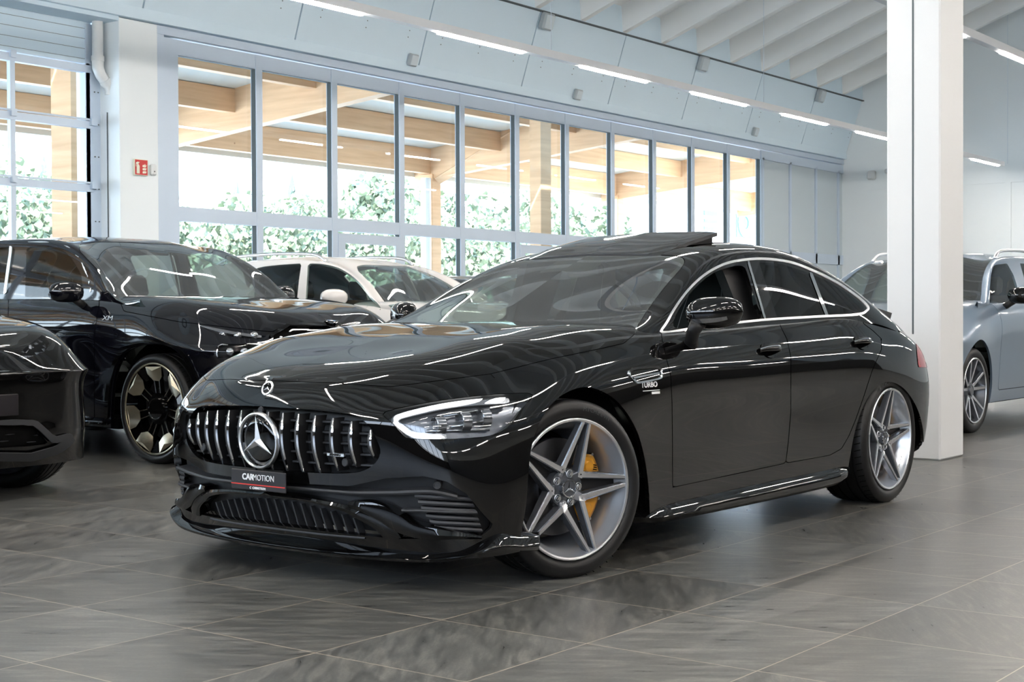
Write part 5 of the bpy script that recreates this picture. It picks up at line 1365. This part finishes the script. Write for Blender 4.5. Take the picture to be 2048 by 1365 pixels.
def simple_car(label, cat, O, A, vis, paint, nose, wb, tail, hw, zsill, znose, zcowl, cowl, wt, re, zb, zr, ht, wheelR, style, px_=None, seg=(170, 60), glassm='side_glass', rails=False, name='car', belt_trim='satin_chrome', rimr=None, cl=None, wcal=None, grp=None, steer=0., sq=1.):
    fr = Frame((O[0], O[1], 0), A); root = empty(name, (O[0], O[1], 0), A, label, cat)
    px_ = px_ or {}
    a = warp(body_net(), [-.8, -.45, 0, .7, 2.95, 3.6, 3.97], [nose, nose+.36, 0, cowl+.15, wb, tail-.28, tail],
             [.13, .24, .5, .69, .80, .90, .965, 1.05], [zsill-.05, zsill+.06, zsill+.42, znose-.13, znose, zcowl-.06, zcowl, zcowl+.04], hw/.965)
    # fuller shoulders and a squarer nose
    for i_, e_ in ((2, .05), (3, .11), (4, .13), (5, .08), (6, .04)):
        a[i_, 4:8, 1] *= 1+e_*sq; a[i_, 0:4, 1] *= 1+e_*.35*sq; a[i_, :, 0] -= e_*.45*sq
    G, iu, iv = loft(a, *seg); bd = grid_surface(G, iu, iv)
    if bd.N[np.argmin(abs(bd.Q[:, 0]-10)+abs(bd.Q[:, 1]-3))][1] > 0: bd = S(bd.V, -bd.N, [f[::-1] for f in bd.F], bd.Q)
    G, iu, iv = loft(suv_roof(cowl, wt, re, tail-.12, zb, zr, hw-.10, ht), 110, 44); rf = grid_surface(G, iu, iv)
    if rf.N[np.argmin(abs(rf.Q[:, 0]-6)+abs(rf.Q[:, 1]-1))][1] > 0: rf = S(rf.V, -rf.N, [f[::-1] for f in rf.F], rf.Q)
    if vis > 0: bd = bd.mirror(); rf = rf.mirror()
    r0 = wheelR
    b0 = bd; b = bd
    def circ(q, cx, r): return r-np.sqrt((q.V[:, 0]-cx)**2+(q.V[:, 2]-r0)**2)
    if 'arch' in px_: b = clip(b, lim(sdf(fr.px(b.V), smooth_poly(px_['arch'], 5)), (b.V[:, 0] > -.7) & (b.V[:, 0] < .8) & (b.V[:, 2] < 1.05)), -1)
    else: b = clip(b, np.where(abs(b.V[:, 1]) > .5, circ(b, 0, r0+.07), -1), -1)
    b = clip(b, np.where((abs(b.V[:, 1]) > .5), circ(b, wb, r0+.065), -1), -1)
    b = clip(b, np.maximum(5.05-b.Q[:, 1], np.maximum(8.3-b.Q[:, 0], b.Q[:, 0]-14.2)*3))
    out = {}
    for nm, ok in (('lamp', lambda q: (q.Q[:, 0] < 6)), ('grille', lambda q: (q.Q[:, 0] < 5)), ('lower', lambda q: (q.Q[:, 0] < 6))):
        for i, P in enumerate(px_.get(nm, [])):
            k = lim(sdf(fr.px(b0.V), np.array(P, float)), ok(b0)); out.setdefault(nm, []).append(clip(b0, k))
            b = clip(b, lim(sdf(fr.px(b.V), np.array(P, float)), ok(b)), -1)
    def carve2(q, P, ok):
        f = lim(sdf(fr.px(q.V), np.array(P, float)), ok(q)); p = clip(q, f-.7); f = lim(sdf(fr.px(q.V), np.array(P, float)), ok(q)); return p, clip(q, f+.7, -1)
    both = lambda q: join(q, q.mirror())
    if 'hood' in px_:
        h, b = carve2(b, px_['hood'], lambda q: (q.Q[:, 0] < 9) & (q.Q[:, 1] > 4.2)); put('hood', both(h), paint, root, .012)
    if 'door' in px_:
        for P in px_['door']:
            d, b = carve2(b, P, lambda q: (q.Q[:, 0] > 7) & (q.Q[:, 0] < 15) & (q.Q[:, 1] < 5.6))
            put('door', d, paint, root, .01); put('door', d.mirror(), paint, root, .01)
    else:   # doors by their own shape
        for xa, xb2 in ((cowl+.12, cowl+1.15), (cowl+1.17, wb-.16)):
            f = lambda q: np.where(q.Q[:, 1] < 5.5, np.minimum(np.minimum(q.V[:, 0]-xa, xb2-q.V[:, 0]-.28*np.clip(.62-q.V[:, 2], 0, 1)*(1 if xb2 > wb-.3 else 0)), q.V[:, 2]-zsill-.10), -1)
            d = clip(b, f(b)-.003); b = clip(b, f(b)+.003, -1); put('door', d, paint, root, .01); put('door', d.mirror(), paint, root, .01)
    put('body_shell', both(b), paint, root, .02)
    ic = clip(b0, np.maximum(5.05-b0.Q[:, 1], np.maximum(8.3-b0.Q[:, 0], b0.Q[:, 0]-14.2)*3))
    ic = clip(ic, np.where(abs(ic.V[:, 1]) > .5, circ(ic, 0, r0+.09), -1), -1); ic = clip(ic, np.where(abs(ic.V[:, 1]) > .5, circ(ic, wb, r0+.085), -1), -1)
    if 'arch' in px_: ic = clip(ic, lim(sdf(fr.px(ic.V), smooth_poly(px_['arch'], 5)), (ic.V[:, 0] > -.7) & (ic.V[:, 0] < .8) & (ic.V[:, 2] < 1.05)), -1)
    put('inner_shell', both(ic.offset(-.03)), 'void', root)
    for l_ in out.get('lamp', []):
        for q in (l_, l_.mirror()):
            o = put('headlight', q, 'lens', root); put('lamp_housing', q.offset(-.03), 'grey_alloy', o)
            cx = q.V.mean(0); nb = q.N.mean(0); nb /= np.linalg.norm(nb)
            ext = q.V.max(0)-q.V.min(0); m = MB()
            i_ = np.argsort(q.V[:, 1]); 
            for t in (.25, .5, .75):
                p = q.V[i_[int(t*(len(i_)-1))]]; p = np.array([p[0], p[1], cx[2]])-nb*.02
                m.lathe([(0, -.01), (.02, -.006), (.028, .004)], 14, 0, Matrix.Translation(p) @ Matrix.Rotation(math.atan2(nb[1], nb[0])+PI/2, 4, 'Z'))
            m.build('projector', ['lamp_inner'], o, smooth=True)
    for l_ in out.get('grille', []): put('grille', both(l_.offset(-.05)), 'matte_black', root)
    for l_ in out.get('lower', []): put('lower_grille', both(l_.offset(-.04)), 'matte_black', root)
    # glasshouse
    g = rf
    if 'ws' in px_: f = lambda q: lim(sdf(fr.px(q.V), smooth_poly(px_['ws'], 3)), (q.V[:, 0] < wt+.6) & (q.Q[:, 1] > 1.5))
    else: f = lambda q: np.minimum(np.minimum((q.Q[:, 1]-3.75)*.12, wt-.0-q.V[:, 0]), q.V[:, 0]-cowl+.2)*1000
    ws = clip(g, f(g)-.5); g = clip(g, f(g)+.5, -1); put('windshield', both(ws), 'windscreen', root)
    wins = px_.get('win')
    if wins:
        fs = [lambda q, P=P: lim(sdf(fr.px(q.V), np.array(P, float)), q.Q[:, 1] < 3.3) for P in wins]
    else:
        spans = [(cowl+.42, cowl+1.05), (cowl+1.13, wb-.35), (wb-.28, wb+.25)]
        fs = [lambda q, s_=s_: np.minimum(np.minimum(q.V[:, 0]-s_[0]-np.clip(q.V[:, 2]-zb, 0, 1)*(.9 if s_[0] < cowl+.5 else .12), s_[1]-q.V[:, 0]), np.minimum((q.Q[:, 1]-.12)*.1, (2.25-q.Q[:, 1])*.1)) for s_ in spans]
    for f_ in fs:
        w_ = clip(g, f_(g)); g = clip(g, f_(g), -1)
        for q in (w_, w_.mirror()): put('side_window', q, glassm, root)
    put('roof', both(g), cl or paint, root, .02)
    # brightwork along the belt
    if belt_trim:
        for s_ in (-1, 1):
            m = MB(); m.tube([(x, s_*(hw-.105), zb-.02+.02*(x-cowl)/2) for x in np.linspace(cowl+.25, wb+.25, 8)], .009, 6); m.build('belt_trim', [belt_trim], root, smooth=True)
    if rails:
        for s_ in (-1, 1):
            P = [(wt+.05, s_*(ht-.05), zr-.075), (wt+.18, s_*(ht-.05), zr-.01), (wt+.45, s_*(ht-.05), zr+.012), ((wt+re)/2, s_*(ht-.05), zr+.02), (re-.3, s_*(ht-.05), zr+.0), (re-.05, s_*(ht-.05), zr-.07)]
            m = MB(); m.tube(smooth_line(P, 5), .017, 8); m.build('roof_rail', ['satin_chrome' if rails == 1 else rails], root, smooth=True)
    # mirrors
    for s_ in (-1, 1):
        m = MB(); n, w = 9, 14; V = []
        for i in range(n+1):
            t = i/n; e = (1-abs(2*t-1)**3)**.5 if 0 < t < 1 else .05
            for a_ in range(w):
                q = 2*PI*a_/w; c_, sn = math.cos(q), math.sin(q)
                V.append((cowl+.33+.05*t+.085*e*c_, s_*(hw-.03+.25*t), zb+.06+.078*e*np.sign(sn)*abs(sn)**.8))
        m.V = V
        for i in range(n):
            for a_ in range(w): q = (i*w+a_, i*w+(a_+1) % w, (i+1)*w+(a_+1) % w, (i+1)*w+a_); m.F.append(q if s_ > 0 else q[::-1]); m.m.append(0)
        mo = m.build('side_mirror', [px_.get('mirror', paint)], root, smooth=True)
        m = MB(); m.tube([(cowl+.36, s_*(hw+.02), zb+.01), (cowl+.36, s_*(hw-.08), zb-.05)], .03, 8); m.build('mirror_stalk', ['matte_black'], mo, smooth=True)
    # door handles
    for x in (cowl+1.0, cowl+2.0):
        for s_ in (-1, 1):
            m = MB(); m.tube([(x-.10, s_*(hw-.03), zb-.20), (x-.06, s_*(hw+.01), zb-.20), (x+.06, s_*(hw+.01), zb-.20), (x+.10, s_*(hw-.03), zb-.20)], .013, 8); m.build('door_handle', [paint], root, smooth=True)
    # running gear
    m = MB(); m.box((nose+.35, -hw+.35, zsill), (tail-.3, hw-.35, zsill+.08)); m.box((r0+.12, -hw+.12, zsill-.02), (wb-r0-.12, hw-.12, zsill+.06)); m.build('underbody', ['void'], root)
    for cx in (0, wb):
        for s_ in (-1, 1):
            q = MB(); V = []; n = 18; rad = r0+.10
            for k in range(n+1):
                aa = -.3+(PI+.6)*k/n
                for y in (hw-.14, hw-.42): V.append((cx+rad*math.cos(aa), s_*y, r0+rad*math.sin(aa)))
            q.add(V, [(2*k, 2*k+1, 2*k+3, 2*k+2) for k in range(n)]); q.add([(cx, s_*(hw-.42), r0)]+[V[2*k+1] for k in range(n+1)], [(0, k, k+1) for k in range(1, n+1)]); q.build('wheel_housing', ['void'], root, smooth=True)
            wheel(root, (cx, s_*(hw-.035), r0-.003), s_, R=r0, Wd=.25, rr=rimr or r0*.76, style=style, ang=90 if style != 'petal' else 88, caliper=wcal, tyre_seg=56, steer=steer if cx == 0 else 0)
    m = MB(); m.box((cowl+.35, -hw+.14, zsill+.1), (tail-.35, hw-.14, zsill+.2)); 
    m.box((cowl+.02, -hw+.2, zb-.3), (cowl+.42, hw-.2, zb-.05), bev=.05); m.build('dashboard', ['leather'], root)
    for y in (-.38, .38):
        for x in (cowl+1.05, cowl+1.9):
            m = MB(); m.box((x-.25, y-.24, zsill+.2), (x+.25, y+.24, zsill+.42), bev=.05)
            T = Matrix.Translation((x+.2, y, zsill+.4)) @ Matrix.Rotation(.25, 4, 'Y'); m.box((-.06, -.23, 0), (.07, .23, .60), 0, T, .05); m.box((-.04, -.12, .60), (.05, .12, .80), 0, T, .04)
            m.build('seat', ['leather'], root, auto=40)
    m = MB(); yw = -.37*1; T = Matrix.Translation((cowl+.58, yw, zb-.10)) @ Matrix.Rotation(math.radians(-62), 4, 'Y')
    m.tube([T @ Vector((.18*math.cos(2*PI*k/24), .18*math.sin(2*PI*k/24), 0)) for k in range(24)], .014, 6, closed=True); m.tube([T @ Vector((-.17, 0, 0)), T @ Vector((.17, 0, 0))], .014, 6); m.build('steering_wheel', ['leather'], root, smooth=True)
    m = MB(); m.box((wt-.14, -.12, zr-.17), (wt-.11, .12, zr-.10), bev=.01); m.build('inner_mirror', ['matte_black'], root)
    return root, fr, b0, rf
H90 = PI/2
# black sport utility with champagne wheels
XM_PX = dict(
    arch=[(221,860),(226,770),(240,722),(262,699),(300,689),(335,693),(362,712),(384,752),(398,805),(402,870),(300,970),(225,930)],
    ws=[(160,489),(300,487),(412,493),(470,536),(546,592),(560,640),(360,640),(232,600),(195,540)],
    win=[[(53,494),(90,492),(110,494),(122,499),(134,507),(144,518),(154,534),(163,551),(167,594),(110,595),(50,595)], [(-60,499),(31,495),(16,589),(-60,587)]],
    hood=[(236,590),(241,606),(248,623),(300,633),(358,644),(430,652),(510,661),(545,664),(580,647),(660,648),(900,660),(900,500),(236,500)],
    door=[[(17,560),(17,619),(12,700),(12,825),(100,842),(189,838),(188.6,813),(188.6,669),(198,611),(200,560)]],
    lamp=[[(381,650),(419,655),(470,664),(520,671),(536,674),(520,680),(470,675),(419,665),(395,657)], [(434,691),(452,688),(538,689),(536,716),(432,717)]],
    grille=[[(541,668),(579,650),(656,651),(671,661),(680,700),(640,745),(560,745),(543,700)]])
xm, XF, xb0, xrf = simple_car('black sport utility car with faceted champagne-coloured wheels, behind the fastback on the left', 'car', (4.43, 4.5), H90, 1, 'blue_black_paint',
    -.90, 3.10, 4.05, 1.0, .24, 1.0, 1.19, .48, 1.28, 3.2, 1.175, 1.72, .79, .395, 'petal', XM_PX, (230, 76), 'side_glass', name='sport_utility_car', rimr=.325)
def px_band(fr, srf, L, wpx, name, mat, root, off=.006, sub=None, mirror=True):
    s_ = clip(srf, lim(wpx-line_sdf(fr.px(srf.V), np.array(L, float)), srf.Q[:, 0] < 9)).offset(off)
    if len(s_.F):
        for q in ((s_, s_.mirror()) if mirror else (s_,)): put(name, q, mat, root, .008)
px_band(XF, xb0, [(541,745),(541,672),(579,650),(656,651),(673,662)], 3.2, 'grille_surround', 'black_paint', xm, .012)
px_band(XF, xb0, [(553,745),(553,680),(584,659),(652,660)], 1.6, 'grille_inner_frame', 'satin_chrome', xm, -.004)
px_band(XF, xb0, [(385,652),(419,658),(470,668),(522,675)], 3.0, 'daylight_strip', 'lamp_inner', xm, .004)
px_band(XF, xb0, [(434,718),(434,694),(440,689),(538,689)], 1.3, 'lamp_surround', 'satin_chrome', xm, .004)
px_band(XF, xb0, smooth_line([(214,835),(219,770),(236,716),(262,693),(300,684),(338,688),(366,706),(390,748),(402,800)], 4), 3.6, 'arch_moulding', 'black_paint', xm, .014)
XR_ = clip(xrf, 3.2-xrf.Q[:, 1])
px_band(XF, XR_, smooth_line([(-20,489),(40,486),(90,484),(116,485),(138,496),(160,520),(176,556),(184,596)], 4), 1.3, 'window_chrome', 'satin_chrome', xm, .004)
px_band(XF, XR_, [(22,494),(10,590)], 3.0, 'pillar_trim', 'satin_chrome', xm, .003)
Mx, p0, n0 = surf_frame(xb0, (663, 643), None, XF)
def roundel(root, Mw, r=.052):
    m = MB()
    T = Mw @ Matrix(((1, 0, 0, 0), (0, 0, 1, 0), (0, -1, 0, 0), (0, 0, 0, 1)))
    m.lathe([(0, -.002), (r*.62, -.002)], 24, 0, T)
    for k in range(4):
        V = [(0, -.003, 0)]+[(r*.6*math.cos(PI/2*k+q), -.003, r*.6*math.sin(PI/2*k+q)) for q in np.linspace(0, PI/2, 7)]
        m.add([T @ Vector(v) for v in V], [tuple(range(8))], 1 if k % 2 else 2)
    m.lathe([(r*.62, -.003), (r*.66, -.004), (r*.94, -.004), (r, -.005), (r*1.04, .0)], 32, 3, T)
    return m.build('roundel', ['white_ink', 'bmw_blue', 'white_ink', 'black_paint', 'chrome'], root, smooth=False)
p = Vector(p0); n_ = Vector((n0.x, 0, n0.z)).normalized(); xa = Vector((0, 1, 0)); ya = n_.cross(xa)
roundel(xm, Matrix(((xa.x, ya.x, n_.x, p.x+n_.x*.018), (xa.y, ya.y, n_.y, p.y), (xa.z, ya.z, n_.z, p.z+n_.z*.018), (0, 0, 0, 1))))
Mx, p0, n0 = surf_frame(xb0, (216, 637), None, XF); text('lettering', 'XM', .05, Mx @ Matrix.Rotation(PI, 4, 'Z') @ Matrix.Translation((0, 0, .003)), 'satin_chrome', xm, sx=1.5)
m = MB(); m.box((.55, .93, .255), (2.5, 1.0, .285), bev=.01); m.box((.55, -1.0, .255), (2.5, -.93, .285), bev=.01); m.build('side_skirt', ['black_paint'], xm)
# white estate-like sport utility
simple_car('white sport utility car with silver roof rails, parked between the black one and the windows', 'car', (7.47, 4.75), H90, 1, 'white_paint',
    -.90, 2.90, 3.95, .96, .24, .98, 1.17, .50, 1.32, 3.0, 1.165, 1.655, .68, .37, 'vee',
    dict(win=[[(616,527),(640,528),(660,531),(678,536),(694,543),(708,553),(724,569),(740,587),(762,616),(764,640),(609,640)], [(512,537),(530,533),(560,530),(603,527),(598,560),(590,640),(506,640)], [(486,545),(500,540),(508,538),(502,570),(495,580)]],
         ws=[(714,533),(781,532),(857,535),(893,542),(935,570),(1000,640),(850,650),(784,618),(745,570)]), (130, 50), 'side_glass', True, 'sport_utility_car')
# dark car seen through the windscreen
simple_car('dark grey car right of the white one, seen only through the windscreen of the fastback', 'car', (10.15, 4.95), H90, 1, 'grey_paint',
    -.90, 2.85, 3.9, .94, .22, .90, 1.08, .50, 1.35, 2.8, 1.08, 1.52, .64, .35, 'vee', {}, (110, 40), name='hatchback_car')
# blue-grey sport utility behind the column
simple_car('blue-grey sport utility car behind the white column at the right edge', 'car', (9.42, 1.64), 0., -1, 'blue_grey_paint',
    -.88, 2.86, 3.90, .95, .25, .98, 1.16, .50, 1.30, 3.05, 1.155, 1.66, .67, .375, 'vee',
    dict(win=[[(1986,534),(1990,530),(2014,527),(2027,550),(2040,590),(2042,606),(1990,607),(1979,606),(1980,575),(1982,550)], [(2040,527),(2100,530),(2130,600),(2060,600)]], mirror='black_paint'), (130, 50), 'side_glass', 'satin_chrome', 'sport_utility_car', wcal=None)
# black compact car cut by the left edge
CP_PX = dict(lamp=[[(32,722),(48,697),(86,669),(100,687),(91,703),(57,716)]],
             grille=[[(-60,846),(64,852),(98,888),(60,893),(-60,900)]])
cpt, CFR, cb0, crf = simple_car('black compact car with a blank plate, cut off by the left edge of the photo', 'car', (1.33, 4.17), H90, -1, 'black_paint',
    -.86, 2.70, 3.5, .92, .24, .90, 1.07, .48, 1.30, 2.7, 1.04, 1.52, .64, .36, 'dark', CP_PX, (150, 56), name='compact_car', steer=.35)
px_band(CFR, cb0, [(-60,843),(66,846),(104,880),(136,872)], 6., 'bumper_guard', 'dark_plastic', cpt, .02)
px_band(CFR, cb0, [(-60,910),(60,912),(112,898),(137,880)], 8., 'bumper_guard', 'dark_plastic', cpt, .02)
px_band(CFR, cb0, smooth_line([(42,712),(62,698),(80,682),(94,690)], 4), 1.4, 'daylight_strip', 'lamp_inner', cpt, .004)
px_band(CFR, cb0, [(-60,742),(60,744),(98,733),(118,722)], .9, 'nose_trim', 'chrome', cpt, .004)
px_band(CFR, cb0, [(-60,868),(80,872)], 1.2, 'grille_slat', 'dark_plastic', cpt, -.02); px_band(CFR, cb0, [(-60,884),(90,888)], 1.2, 'grille_slat', 'dark_plastic', cpt, -.02)
Mx, p0, n0 = surf_frame(cb0, (10, 811), None, CFR)
m = MB(); m.box((p0[0]-.02, -.26, p0[2]-.06), (p0[0]-.005, .26, p0[2]+.06), bev=.004); m.build('number_plate', ['plate_black'], cpt)
